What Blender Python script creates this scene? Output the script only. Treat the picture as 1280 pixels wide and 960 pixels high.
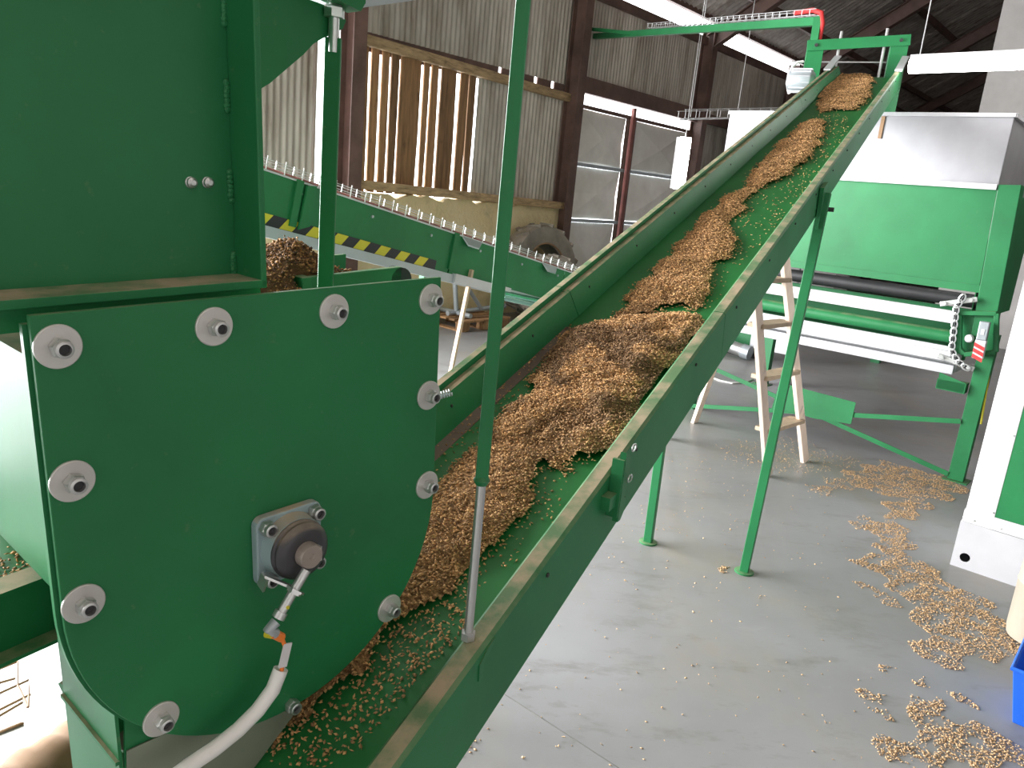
import bpy, math, random
import numpy as np
from mathutils import Vector, Matrix

random.seed(7)
rng = np.random.default_rng(11)
S = bpy.context.scene
COL = S.collection
for o in list(bpy.data.objects):
    bpy.data.objects.remove(o)

# ------------------------------------------------------------------ camera
A3 = lambda *a: np.array(a, float)
FPX, CAMH = 965.0, 1.7
ROLL = math.atan2(360, 3820)
PITCH = math.atan(FPX / math.hypot(360, 3820))
FW = A3(0, math.cos(PITCH), -math.sin(PITCH))
_r0 = A3(1, 0, 0)
_u0 = np.cross(_r0, FW)
RT = math.cos(ROLL) * _r0 + math.sin(ROLL) * _u0
UP = -math.sin(ROLL) * _r0 + math.cos(ROLL) * _u0
CP = A3(0, 0, CAMH)
cam = bpy.data.cameras.new('camera')
cam.sensor_width = 36
cam.lens = FPX / 1280 * 36
cam.clip_start = 0.02
camo = bpy.data.objects.new('camera', cam)
COL.objects.link(camo)
camo.matrix_world = Matrix(((RT[0], UP[0], -FW[0], CP[0]), (RT[1], UP[1], -FW[1], CP[1]),
                            (RT[2], UP[2], -FW[2], CP[2]), (0, 0, 0, 1)))
S.camera = camo

# ------------------------------------------------------------------ world, light, exposure
wd = bpy.data.worlds.new('overcast_sky')
S.world = wd
wd.use_nodes = True
bg = wd.node_tree.nodes['Background']
bg.inputs['Color'].default_value = (0.93, 0.96, 1.0, 1)
bg.inputs['Strength'].default_value = 4.0
S.view_settings.view_transform = 'Standard'
S.view_settings.look = 'None'
S.view_settings.gamma = 1
S.view_settings.use_curve_mapping = False
S.view_settings.exposure = 0.68

# building axes: u runs along the long wall, w points from it into the hall
AZ = math.radians(40)
u = A3(math.sin(AZ), math.cos(AZ), 0)
v = A3(-math.cos(AZ), math.sin(AZ), 0)
w = -v
Z = A3(0, 0, 1)


def ray(x, y):
    return FW + RT * (x - 640) / FPX - UP * (y - 480) / FPX


def hit(x, y, p, n):
    d = ray(x, y)
    return CP + d * (np.dot(np.asarray(p) - CP, n) / np.dot(d, n))


def flr(x, y, z=0.0):
    return hit(x, y, A3(0, 0, z), Z)


def dep(x, y, D):
    return CP + ray(x, y) * D


WP = flr(591, 393)                       # a point at the foot of the long wall


def wl(U, z, off=0.0):
    return WP + u * U + Z * z + w * off


def area(name, loc, target, sx, sy, power, color=(1, 1, 1)):
    L = bpy.data.lights.new(name, 'AREA')
    L.shape = 'RECTANGLE'
    L.size, L.size_y = sx, sy
    L.energy = power
    L.color = color
    o = bpy.data.objects.new(name, L)
    COL.objects.link(o)
    o.location = Vector(loc)
    o.rotation_euler = (Vector(target) - Vector(loc)).to_track_quat('-Z', 'Y').to_euler()
    return o


# daylight falling in through the open gateway of the long wall, left of the picture
area('gateway_left_offscreen', wl(-8.8, 2.2, -0.3), wl(-8.8, 2.0, 5), 8.4, 4.2, 2350, (0.97, 0.98, 1.0))

# ------------------------------------------------------------------ mesh helpers


def nrm(a):
    a = np.asarray(a, float)
    return a / np.linalg.norm(a)


class MB:
    def __init__(s):
        s.v, s.f = [], []

    def add(s, vs, fs):
        b = len(s.v)
        s.v += [tuple(map(float, q)) for q in vs]
        s.f += [tuple(i + b for i in f) for f in fs]
        return s

    def box(s, c, ex, ey, ez):
        c, ex, ey, ez = map(lambda q: np.asarray(q, float), (c, ex, ey, ez))
        if np.dot(np.cross(ex, ey), ez) < 0:
            ex = -ex
        vs = [c + ex * i + ey * j + ez * k for k in (-1, 1) for j in (-1, 1) for i in (-1, 1)]
        return s.add(vs, [(0, 2, 3, 1), (4, 5, 7, 6), (0, 1, 5, 4), (2, 6, 7, 3), (0, 4, 6, 2), (1, 3, 7, 5)])

    def beam(s, p, q, a, b, side=None):
        """bar from p to q, a thick along side, b thick across"""
        p, q = np.asarray(p, float), np.asarray(q, float)
        d = nrm(q - p)
        sd = np.asarray(side if side is not None else (Z if abs(d[2]) < .9 else u), float)
        sd = nrm(sd - d * np.dot(sd, d))
        t = np.cross(d, sd)
        return s.box((p + q) / 2, sd * a / 2, t * b / 2, (q - p) / 2)

    def prism(s, poly, th):
        poly = [np.asarray(q, float) for q in poly]
        th = np.asarray(th, float)
        n = len(poly)
        nn = sum((np.cross(poly[i] - poly[0], poly[(i + 1) % n] - poly[0]) for i in range(n)), np.zeros(3))
        if np.dot(nn, th) < 0:
            poly = poly[::-1]
        vs = poly + [q + th for q in poly]
        fs = [tuple(range(n - 1, -1, -1)), tuple(range(n, 2 * n))]
        fs += [(i, (i + 1) % n, n + (i + 1) % n, n + i) for i in range(n)]
        return s.add(vs, fs)

    def lathe(s, o, ax, prof, n=24, x0=None):
        o, ax = np.asarray(o, float), nrm(ax)
        e = nrm(np.cross(ax, Z if abs(ax[2]) < .9 else A3(1, 0, 0))) if x0 is None else nrm(x0)
        g = np.cross(ax, e)
        vs, fs = [], []
        m = len(prof)
        for r, h in prof:
            for k in range(n):
                t = 2 * math.pi * k / n
                vs.append(o + ax * h + (e * math.cos(t) + g * math.sin(t)) * r)
        for i in range(m - 1):
            for k in range(n):
                k2 = (k + 1) % n
                fs.append((i * n + k, i * n + k2, (i + 1) * n + k2, (i + 1) * n + k))
        if prof[0][0] > 1e-6:
            fs.append(tuple(range(n - 1, -1, -1)))
        if prof[-1][0] > 1e-6:
            fs.append(tuple(range((m - 1) * n, m * n)))
        return s.add(vs, fs)

    def tube(s, p, q, r, n=12, r2=None):
        p, q = np.asarray(p, float), np.asarray(q, float)
        return s.lathe(p, q - p, [(r, 0), (r if r2 is None else r2, float(np.linalg.norm(q - p)))], n)

    def path(s, pts, r, n=8, close=False):
        pts = [np.asarray(q, float) for q in pts]
        m = len(pts)
        vs, fs = [], []
        ref = None
        for i in range(m):
            a, b = pts[max(i - 1, 0)], pts[min(i + 1, m - 1)]
            if close:
                a, b = pts[i - 1], pts[(i + 1) % m]
            d = nrm(b - a)
            if ref is None:
                ref = Z if abs(d[2]) < .9 else A3(1, 0, 0)
            e = nrm(ref - d * np.dot(ref, d))
            g = np.cross(d, e)
            ref = e
            for k in range(n):
                t = 2 * math.pi * k / n
                vs.append(pts[i] + (e * math.cos(t) + g * math.sin(t)) * r)
        for i in range(m if close else m - 1):
            j = (i + 1) % m
            for k in range(n):
                k2 = (k + 1) % n
                fs.append((i * n + k, i * n + k2, j * n + k2, j * n + k))
        if not close:
            fs.append(tuple(range(n - 1, -1, -1)))
            fs.append(tuple(range((m - 1) * n, m * n)))
        return s.add(vs, fs)




def roofz(p):
    wd_ = (np.asarray(p) - WP) @ w
    return EAVE + SLOPE * min(wd_, WID - wd_)



def rootloc(p):
    while p is not None and p.parent is not None:
        p = p.parent
    return np.array(p.location) if p is not None else np.zeros(3)


def obj(name, m, mat, parent=None, smooth=False, bevel=0.0, label=None, kind=None):
    off = rootloc(parent)
    me = bpy.data.meshes.new(name)
    me.from_pydata([tuple(np.array(q) - off) for q in m.v], [], m.f)
    me.materials.append(mat)
    if smooth:
        me.polygons.foreach_set('use_smooth', [True] * len(me.polygons))
        me.set_sharp_from_angle(angle=math.radians(38))
    me.update()
    o = bpy.data.objects.new(name, me)
    COL.objects.link(o)
    if parent is not None:
        o.parent = parent
    if bevel > 0:
        b = o.modifiers.new('bevel', 'BEVEL')
        b.width = bevel
        b.segments = 2
        b.limit_method = 'ANGLE'
        b.angle_limit = math.radians(50)
    if label:
        o['label'] = label
    if kind:
        o['kind'] = kind
    return o


def tag(o, label, cat, group=None):
    o['label'] = label
    o['category'] = cat
    if group:
        o['group'] = group
    return o


def thing(name, loc, label, cat, group=None):
    o = bpy.data.objects.new(name, None)
    o.empty_display_size = .1
    COL.objects.link(o)
    o.location = Vector(loc)
    return tag(o, label, cat, group)


def struct(name, m, mat, **k):
    o = obj(name, m, mat, **k)
    o['kind'] = 'structure'
    return o


def structroot(name, loc=(0, 0, 0)):
    o = bpy.data.objects.new(name, None)
    COL.objects.link(o)
    o.location = Vector(loc)
    o['kind'] = 'structure'
    return o


def place(name, src, parent, pos, ex, ey, ez, label=None):
    """copy of an object sharing mesh data, posed in world axes under a translated root"""
    o = src.copy() if isinstance(src, bpy.types.Object) else bpy.data.objects.new(name, src)
    COL.objects.link(o)
    o.parent = parent
    p = np.asarray(pos) - rootloc(parent)
    o.matrix_local = Matrix(((ex[0], ey[0], ez[0], p[0]), (ex[1], ey[1], ez[1], p[1]),
                             (ex[2], ey[2], ez[2], p[2]), (0, 0, 0, 1)))
    if label:
        o['label'] = label
    return o


def mesh(name, m, mat, smooth=False):
    me = bpy.data.meshes.new(name)
    me.from_pydata(m.v, [], m.f)
    me.materials.append(mat)
    if smooth:
        me.polygons.foreach_set('use_smooth', [True] * len(me.polygons))
        me.set_sharp_from_angle(angle=math.radians(38))
    return me


# ------------------------------------------------------------------ materials


def newmat(name):
    m = bpy.data.materials.new(name)
    m.use_nodes = True
    nt = m.node_tree
    return m, nt, nt.nodes['Principled BSDF']


def N(nt, t, **kw):
    n = nt.nodes.new(t)
    for k, val in kw.items():
        if k in n.inputs:
            n.inputs[k].default_value = val
        else:
            setattr(n, k, val)
    return n


def coords(nt, scale=(1, 1, 1)):
    tc = N(nt, 'ShaderNodeNewGeometry')
    mp = N(nt, 'ShaderNodeMapping')
    mp.inputs['Scale'].default_value = scale
    nt.links.new(tc.outputs['Position'], mp.inputs['Vector'])
    return mp.outputs['Vector']


def noise(nt, vec, scale, detail=4, rough=.6):
    n = N(nt, 'ShaderNodeTexNoise')
    n.inputs['Scale'].default_value = scale
    n.inputs['Detail'].default_value = detail
    n.inputs['Roughness'].default_value = rough
    nt.links.new(vec, n.inputs['Vector'])
    return n.outputs['Fac']


def ramp(nt, fac, stops):
    r = N(nt, 'ShaderNodeValToRGB')
    e = r.color_ramp.elements
    while len(e) < len(stops):
        e.new(0.5)
    for i, (p, c) in enumerate(stops):
        e[i].position = p
        e[i].color = (*c, 1) if len(c) == 3 else c
    nt.links.new(fac, r.inputs['Fac'])
    return r.outputs['Color']


def mix(nt, fac, a, b):
    n = N(nt, 'ShaderNodeMix', data_type='RGBA')
    for sck, val in ((n.inputs[0], fac), (n.inputs[6], a), (n.inputs[7], b)):
        if isinstance(val, (tuple, list)):
            sck.default_value = (*val, 1) if len(val) == 3 else val
        elif isinstance(val, (int, float)):
            sck.default_value = val
        else:
            nt.links.new(val, sck)
    return n.outputs[2]


def math_(nt, op, a, b=None, clamp=False):
    n = N(nt, 'ShaderNodeMath', operation=op)
    n.use_clamp = clamp
    for i, val in enumerate((a, b)):
        if val is None:
            continue
        if isinstance(val, (int, float)):
            n.inputs[i].default_value = val
        else:
            nt.links.new(val, n.inputs[i])
    return n.outputs[0]


def bump(nt, bsdf, height, strength, dist=.005):
    b = N(nt, 'ShaderNodeBump')
    b.inputs['Strength'].default_value = strength
    b.inputs['Distance'].default_value = dist
    nt.links.new(height, b.inputs['Height'])
    nt.links.new(b.outputs['Normal'], bsdf.inputs['Normal'])


DUST = (0.42, 0.33, 0.22)


def paint(name, base, rough=.35, var=.25, dust=0.0, metal=0.0, spec=.5, thr=.62):
    m, nt, p = newmat(name)
    vec = coords(nt)
    n1 = noise(nt, vec, 3.5)
    n2 = noise(nt, vec, 60, 3)
    dark = tuple(c * (1 - var) for c in base)
    lite = tuple(min(1, c * (1 + var)) for c in base)
    c = ramp(nt, n1, [(.3, dark), (.7, lite)])
    sp = ramp(nt, n2, [(.66, (0, 0, 0)), (.8, (1, 1, 1))])
    c = mix(nt, math_(nt, 'MULTIPLY', sp, .12), c, DUST)
    rg = p.inputs['Roughness']
    rg.default_value = rough
    if dust > 0:                                  # settled dust: lies on what faces up
        g = N(nt, 'ShaderNodeNewGeometry')
        sx = N(nt, 'ShaderNodeSeparateXYZ')
        nt.links.new(g.outputs['Normal'], sx.inputs[0])
        upf = math_(nt, 'MULTIPLY', math_(nt, 'SUBTRACT', sx.outputs[2], thr), 5.0, clamp=True)
        dn = ramp(nt, noise(nt, vec, 14, 5), [(.38, (.25, .25, .25)), (.62, (1, 1, 1))])
        fac = math_(nt, 'MULTIPLY', math_(nt, 'MULTIPLY', upf, dn), dust, clamp=True)
        c = mix(nt, fac, c, DUST)
        nt.links.new(math_(nt, 'ADD', math_(nt, 'MULTIPLY', fac, .5), rough, clamp=True), rg)
    nt.links.new(c, p.inputs['Base Color'])
    p.inputs['Metallic'].default_value = metal
    p.inputs['Specular IOR Level'].default_value = spec
    bump(nt, p, noise(nt, vec, 180, 2), .08, .001)
    return m


GREEN = (0.016, 0.165, 0.054)
M = {}
M['green'] = paint('green_paint', GREEN, .46, .14, dust=.3, spec=.35)
M['green_dusty'] = paint('green_paint_dusty', GREEN, .52, .14, dust=.95, spec=.35)
M['belt'] = paint('green_belt_rubber', (0.014, 0.155, 0.035), .42, .2)
M['steel'] = paint('stainless_sheet', (0.34, 0.335, 0.35), .48, .10, metal=.4)
M['zinc'] = paint('zinc_plated_steel', (0.60, 0.61, 0.60), .33, .08, metal=.85)
M['washer'] = paint('washer_zinc', (0.62, 0.61, 0.58), .45, .08, metal=.6)
M['black'] = paint('black_rubber', (0.012, 0.012, 0.013), .55, .3)
M['blackhole'] = paint('black_screw', (0.03, 0.03, 0.031), .55, .2)
M['white_metal'] = paint('white_enamel', (0.68, 0.67, 0.68), .4, .04)
M['alu'] = paint('pale_aluminium', (0.56, 0.56, 0.58), .42, .06, metal=.2)
M['wire'] = paint('galvanised_wire', (0.72, 0.72, 0.72), .3, .06, metal=.6)
M['cast'] = paint('grey_blue_casting', (0.28, 0.38, 0.39), .45, .15, dust=.95, thr=.45)
M['cap'] = paint('dusty_black_cap', (0.055, 0.055, 0.06), .35, .3, dust=.7, thr=.35)
M['hose'] = paint('white_hose', (0.80, 0.79, 0.76), .4, .04)
M['orange'] = paint('orange_plastic', (0.85, 0.22, 0.03), .4, .1)
M['yellow'] = paint('yellow_tape', (0.62, 0.55, 0.03), .5, .1)
M['tapeblack'] = paint('black_tape', (0.018, 0.018, 0.024), .5, .2)
M['brownsteel'] = paint('brown_red_steel', (0.13, 0.075, 0.06), .6, .35)
M['redsteel'] = paint('red_oxide_post', (0.22, 0.07, 0.055), .55, .3)
M['red'] = paint('red_conduit', (0.75, 0.05, 0.05), .4, .1)
M['rubber'] = paint('dusty_tyre_rubber', (0.27, 0.24, 0.20), .85, .35, dust=.3)
M['rim'] = paint('rusty_rim', (0.28, 0.17, 0.09), .7, .3)
M['canister'] = paint('beige_plastic', (0.36, 0.31, 0.245), .45, .05)
M['blue'] = paint('blue_plastic', (0.015, 0.12, 0.62), .4, .08)
M['sack'] = paint('brown_sack', (0.15, 0.085, 0.04), .9, .35)
M['rope'] = paint('white_rope', (0.75, 0.73, 0.68), .8, .05)
M['greywall'] = paint('pale_grey_panel', (0.50, 0.48, 0.46), .6, .08)
M['galv'] = paint('galvanised_beam', (0.42, 0.46, 0.48), .45, .1, metal=.5)


def wood(name, base, scale=(30, 30, 2.2), var=.5, rough=.75):
    m, nt, p = newmat(name)
    vec = coords(nt, scale)
    info = N(nt, 'ShaderNodeObjectInfo')
    f = noise(nt, vec, 1.0, 5, .65)
    lo = tuple(c * (1 - var) for c in base)
    hi = tuple(min(1, c * (1 + var * .8)) for c in base)
    c = ramp(nt, f, [(.3, lo), (.5, base), (.72, hi)])
    hs = N(nt, 'ShaderNodeHueSaturation')
    nt.links.new(c, hs.inputs['Color'])
    nt.links.new(math_(nt, 'ADD', math_(nt, 'MULTIPLY', info.outputs['Random'], .7), .65), hs.inputs['Value'])
    k = noise(nt, coords(nt, (7, 7, 4)), 1.0, 3)
    c2 = mix(nt, ramp(nt, k, [(.62, (0, 0, 0)), (.72, (.7, .7, .7))]), hs.outputs['Color'], tuple(q * .35 for q in base))
    nt.links.new(c2, p.inputs['Base Color'])
    p.inputs['Roughness'].default_value = rough
    bump(nt, p, f, .35, .004)
    return m


M['plank'] = wood('weathered_plank', (0.32, 0.175, 0.08))
M['beamwood'] = wood('beam_timber', (0.34, 0.235, 0.125), (6, 6, 30))
M['palewood'] = wood('pale_ladder_timber', (0.70, 0.57, 0.47), (12, 12, 3), .14)
M['treadwood'] = wood('ladder_tread_timber', (0.42, 0.32, 0.22), (12, 12, 3), .2)


def corrug(name, base, stain, rough=.6, metal=.3, scale=(5, 5, .9)):
    m, nt, p = newmat(name)
    info = N(nt, 'ShaderNodeObjectInfo')
    f = noise(nt, coords(nt, scale), 1.0, 5, .65)
    c = ramp(nt, f, [(.28, stain), (.55, base), (.8, tuple(min(1, q * 1.25) for q in base))])
    hs = N(nt, 'ShaderNodeHueSaturation')
    nt.links.new(c, hs.inputs['Color'])
    nt.links.new(math_(nt, 'ADD', math_(nt, 'MULTIPLY', info.outputs['Random'], .3), .85), hs.inputs['Value'])
    nt.links.new(hs.outputs['Color'], p.inputs['Base Color'])
    p.inputs['Roughness'].default_value = rough
    p.inputs['Metallic'].default_value = metal
    return m


M['wallsheet'] = corrug('weathered_wall_sheet', (0.52, 0.48, 0.42), (0.27, 0.22, 0.17))
M['roofsheet'] = corrug('dark_roof_sheet', (0.44, 0.40, 0.365), (0.22, 0.18, 0.15))
M['doorsheet'] = corrug('silver_door_sheet', (0.80, 0.78, 0.72), (0.66, 0.63, 0.56), .42, .12, (1.2, 1.2, 1.2))

# plaster / masonry
m, nt, p = newmat('yellow_plaster')
vec = coords(nt)
f = noise(nt, vec, 1.6, 6, .65)
c = ramp(nt, f, [(.3, (.52, .41, .25)), (.45, (.74, .60, .34)), (.6, (.78, .65, .40)), (.72, (.60, .53, .42))])
nt.links.new(c, p.inputs['Base Color'])
p.inputs['Roughness'].default_value = .9
bump(nt, p, noise(nt, vec, 5, 6), .7, .05)
M['plaster'] = m

# concrete floor
m, nt, p = newmat('worn_concrete')
vec = coords(nt)
big = noise(nt, vec, .55, 5, .6)
mid = noise(nt, coords(nt, (1.0, 2.2, 1)), 2.2, 7, .72)
fine = noise(nt, vec, 45, 3, .6)
c1 = ramp(nt, big, [(.3, (.195, .194, .190)), (.55, (.258, .258, .259)), (.75, (.30, .30, .308))])
c2 = mix(nt, ramp(nt, mid, [(.30, (.8, .8, .8)), (.46, (0, 0, 0))]), c1, (.15, .142, .128))
c2 = mix(nt, ramp(nt, mid, [(.60, (0, 0, 0)), (.78, (.55, .55, .55))]), c2, (.345, .34, .33))
c3 = mix(nt, ramp(nt, fine, [(.66, (0, 0, 0)), (.74, (.45, .45, .45))]), c2, (.22, .20, .17))
tan = noise(nt, coords(nt, (1.3, .8, 1)), 1.1, 6, .7)
c3 = mix(nt, ramp(nt, tan, [(.5, (0, 0, 0)), (.68, (.6, .6, .6))]), c3, (.265, .235, .185))
nt.links.new(c3, p.inputs['Base Color'])
nt.links.new(math_(nt, 'ADD', math_(nt, 'MULTIPLY', mid, .35), .25), p.inputs['Roughness'])
p.inputs['Specular IOR Level'].default_value = .45
bump(nt, p, noise(nt, vec, 90, 4), .06, .002)
M['floor'] = m

# lamp
m, nt, p = newmat('glowing_tube')
p.inputs['Base Color'].default_value = (1, 1, 1, 1)
p.inputs['Emission Color'].default_value = (1.0, 0.99, 0.96, 1)
p.inputs['Emission Strength'].default_value = 14
M['lamp'] = m

# grain, colour from the mesh
m, nt, p = newmat('brown_grain')
at = N(nt, 'ShaderNodeVertexColor')
at.layer_name = 'Col'
nt.links.new(at.outputs['Color'], p.inputs['Base Color'])
p.inputs['Roughness'].default_value = .8
M['grain'] = m
m, nt, p = newmat('brown_mash')
vec = coords(nt)
f = noise(nt, vec, 130, 4, .7)
g = noise(nt, vec, 9, 4, .6)
at = N(nt, 'ShaderNodeVertexColor')
at.layer_name = 'Col'
c = mix(nt, ramp(nt, f, [(.38, (.75, .75, .75)), (.62, (0, 0, 0))]), at.outputs['Color'], (.10, .045, .016))
nt.links.new(c, p.inputs['Base Color'])
p.inputs['Roughness'].default_value = .9
bump(nt, p, noise(nt, coords(nt, (1, 1, 1.3)), 95, 4, .7), 1.0, .012)
M['mash'] = m

# ------------------------------------------------------------------ the hall
UMIN, UMAX, WID = -15.0, 24.0, 15.0
EAVE, SLOPE = 4.80, .60
RIDGE = EAVE + SLOPE * WID / 2
fm = MB()
corners = [wl(UMIN, 0, -.6), wl(UMAX, 0, -.6), wl(UMAX, 0, WID + .6), wl(UMIN, 0, WID + .6)]
fm.prism(corners, A3(0, 0, -.2))
floor_o = struct('floor', fm, M['floor'])
# saw-cut joint in the slab
jm = MB()
a, b = flr(606, 852), flr(770, 958)
jm.beam(a + Z * .0006, b + (b - a) * .6 + Z * .0006, .0012, .003, side=Z)
obj('floor_joint', jm, paint('joint_filler', (.17, .165, .155), .8), floor_o)


def sheet(o, along, up, length, height, pitch=.078, amp=.009, nrml=None, t0=0.0):
    """one corrugated sheet: waves along `along`, straight along `up`, with thickness"""
    n = max(8, int(length / pitch * 8))
    o = np.asarray(o, float)
    nn = np.cross(along, up) if nrml is None else nrml
    m_ = MB()
    vs = []
    for k in range(n + 1):
        d = length * k / n
        off = nn * (amp * math.sin(2 * math.pi * (d + t0) / pitch))
        vs += [o + along * d + off, o + along * d + up * height + off]
    th = nn * .0015
    fs = [(2 * k, 2 * k + 2, 2 * k + 3, 2 * k + 1) for k in range(n)]
    m_.add(vs, fs)
    return m_


wall = structroot('wall_left', wl(0, 0, 0))


def wsheets(U0, U1, z0, z1, off, wid=.86):
    U_ = U0
    while U_ < U1 - .02:
        L = min(wid, U1 - U_)
        obj('corrugated_sheet', sheet(wl(U_, z0, off + random.uniform(-.004, .004)), u, Z, L + .02, z1 - z0,
                                      nrml=w, t0=U_), M['wallsheet'], wall, smooth=True)
        U_ += L


wsheets(-4.4, UMAX, 3.19, 4.50, -.02)                 # above the rail
wsheets(-4.4, -2.60, 1.3, 3.26, -.03)                 # left of the bright slot
wsheets(hit(597, 140, WP, w) @ u - WP @ u, 1.62, 1.50, 3.10, -.03)   # right of the planks
wsheets(5.35, UMAX, 0.0, 3.26, -.03)                  # past the doors

# masonry plinth
m_ = MB()
for a_, b_, h_ in ((-4.4, -2.25, 1.36), (-2.25, 1.78, 1.50)):
    nseg = int((b_ - a_) / .12)
    top = [h_ + .045 * math.sin(i * 1.7) * math.sin(i * .61 + 1) for i in range(nseg + 1)]
    poly = [wl(a_, 0, .07)] + [wl(b_, 0, .07)] + [wl(b_ - (b_ - a_) * i / nseg, top[i], .07) for i in range(nseg + 1)]
    m_.prism(poly, -w * .3)
obj('masonry_plinth', m_, M['plaster'], wall)

# timber rails and filler boards
m_ = MB().beam(wl(-2.25, 1.60, .10), wl(1.62, 1.53, .10), .10, .12, side=Z)
obj('sill_beam', m_, M['beamwood'], wall, bevel=.012)
m_ = MB().beam(wl(-2.2, 3.10, .03), wl(1.64, 3.02, .03), .11, .09, side=Z)
obj('top_beam', m_, M['beamwood'], wall, bevel=.01)
for a_, b_ in [(-2.2, .16), (.22, .52), (.59, .88), (.95, 1.25), (1.32, 1.62)]:
    obj('filler_board', MB().prism([wl(a_, 3.0, -.06), wl(b_, 3.0, -.06), wl(b_, 3.26, -.06), wl(a_, 3.26, -.06)], w * .02), M['brownsteel'], wall)
m_ = MB().beam(wl(1.7, 3.24, .05), wl(5.3, 3.24, .05), .22, .10, side=Z)
obj('door_lintel', m_, M['brownsteel'], wall)
m_ = MB().beam(wl(5.3, 3.24, .05), wl(UMAX, 3.24, .05), .16, .08, side=Z)
obj('wall_rail', m_, M['brownsteel'], wall)
m_ = MB().beam(wl(-4.4, 4.45, .06), wl(UMAX, 4.45, .06), .12, .07, side=Z)
obj('wall_plate', m_, M['brownsteel'], wall)
m_ = MB().beam(wl(-13.2, 4.83, .06), wl(UMAX, 4.83, .06), .08, .08, side=Z)
obj('eave_purlin', m_, M['brownsteel'], wall)

# planks with daylight between them
gx = [(441, 0), (448.6, .012), (460.6, .035), (474, .03), (486, .03), (498, .022), (513, .0), (526, .045), (536, .028), (548, .035),
      (560, .0), (571, .055), (584, .02), (594, .03)]
eU = [((hit(x, 140, WP, w) - WP) @ u, g * 1.15 + (.008 if g else 0)) for x, g in gx]
for i in range(len(eU) - 1):
    a_, b_ = eU[i][0] + eU[i][1] / 2, eU[i + 1][0] - eU[i + 1][1] / 2
    ja, jb = random.uniform(-.008, .008), random.uniform(-.008, .008)
    t = random.uniform(.0, .008)
    poly = [wl(a_ + ja, 1.52, -.03 + t), wl(b_ + jb, 1.52, -.03 + t), wl((b_ * 2 + eU[i + 1][0]) / 3, 2.2, -.03 + t),
            wl(b_ - jb, 3.12, -.03 + t), wl(a_ - ja, 3.12, -.03 + t), wl(a_ - .004, 2.4, -.03 + t)]
    obj('plank', MB().prism(poly, w * .022), M['plank'], wall)

# steel columns and rafters
COLU = [-2.26, 1.58, 5.22, 8.95, 12.7, 16.4, 20.1]
for i, U_ in enumerate(COLU):
    m_ = MB()
    for off in (.02, .24):
        m_.box(wl(U_, 2.35, off), u * .085, w * .007, Z * 2.35)
    m_.box(wl(U_, 2.35, .13), u * .006, w * .11, Z * 2.35)
    obj('steel_column', m_, M['brownsteel'], wall)
m_ = MB().box(wl(-2.40, 2.2, .02), u * .03, w * .02, Z * 1.1)
obj('slot_post', m_, M['redsteel'], wall)

ceil = structroot('ceiling', wl(0, EAVE, 0))
rs = nrm(w + Z * SLOPE)
rl = math.hypot(WID / 2, SLOPE * WID / 2)
rs2 = nrm(w - Z * SLOPE)
U_ = UMIN
k = 0
while U_ < UMAX:
    L = 1.0
    o_ = wl(U_, EAVE + .02, .02)
    obj('roof_sheet', sheet(o_, u, rs, L + .03, rl + .1, pitch=.15, amp=.018, nrml=np.cross(u, rs) * -1), M['roofsheet'], ceil, smooth=True)
    o_ = wl(U_, RIDGE, WID / 2)
    obj('roof_sheet', sheet(o_, u, rs2, L + .03, rl + .2, pitch=.15, amp=.018, nrml=np.cross(u, rs2) * -1), M['roofsheet'], ceil, smooth=True)
    U_ += L
    k += 1
for j in range(6):
    ww = .75 + j * 1.25
    for sgn in (0, 1):
        wv = ww if sgn == 0 else WID - ww
        zz = EAVE - .14 + SLOPE * ww
        obj('purlin', MB().beam(wl(UMIN, zz, wv), wl(UMAX, zz, wv), .12, .07, side=Z), M['brownsteel'], ceil)
for U_ in [-13.4, -9.7, -6.0] + COLU:
    for sgn in (0, 1):
        a_, b_ = (wl(U_, EAVE - .36, .15), wl(U_, RIDGE - .36, WID / 2)) if sgn == 0 else (wl(U_, EAVE - .36, WID - .15), wl(U_, RIDGE - .36, WID / 2))
        m_ = MB()
        nn = nrm(np.cross(b_ - a_, u))
        m_.beam(a_, b_, .24, .012, side=nn)
        for q in (-.12, .12):
            m_.beam(a_ + nn * q, b_ + nn * q, .014, .14, side=nn)
        obj('rafter', m_, M['brownsteel'], ceil)

# other walls of the hall
m_ = MB()
m_.prism([wl(UMAX, 0, -.2), wl(UMAX, 0, WID + .2), wl(UMAX, EAVE, WID + .2), wl(UMAX, RIDGE, WID / 2), wl(UMAX, EAVE, -.2)], u * .1)
struct('wall_back', m_, M['roofsheet'])
m_ = MB()
m_.prism([wl(UMIN, 0, -.2), wl(UMIN, 0, WID + .2), wl(UMIN, EAVE, WID + .2), wl(UMIN, RIDGE, WID / 2), wl(UMIN, EAVE, -.2)], -u * .1)
struct('wall_front', m_, M['greywall'])
m_ = MB().box(wl((UMIN + UMAX) / 2, EAVE / 2, WID + .1), u * (UMAX - UMIN) / 2, w * .05, Z * EAVE / 2)
struct('wall_right', m_, M['greywall'])
m_ = MB().box(wl(-14.1, 2.4, -.05), u * .9, w * .05, Z * 2.4)
m_.box(wl(-8.8, 4.62, -.05), u * 4.4, w * .05, Z * .18)
struct('wall_gateway', m_, M['greywall'])

obj('eave_board', MB().box(wl((10.2 + UMAX) / 2, 4.66, .0), u * (UMAX - 10.2) / 2, w * .01, Z * .28), M['brownsteel'], wall)
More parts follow.
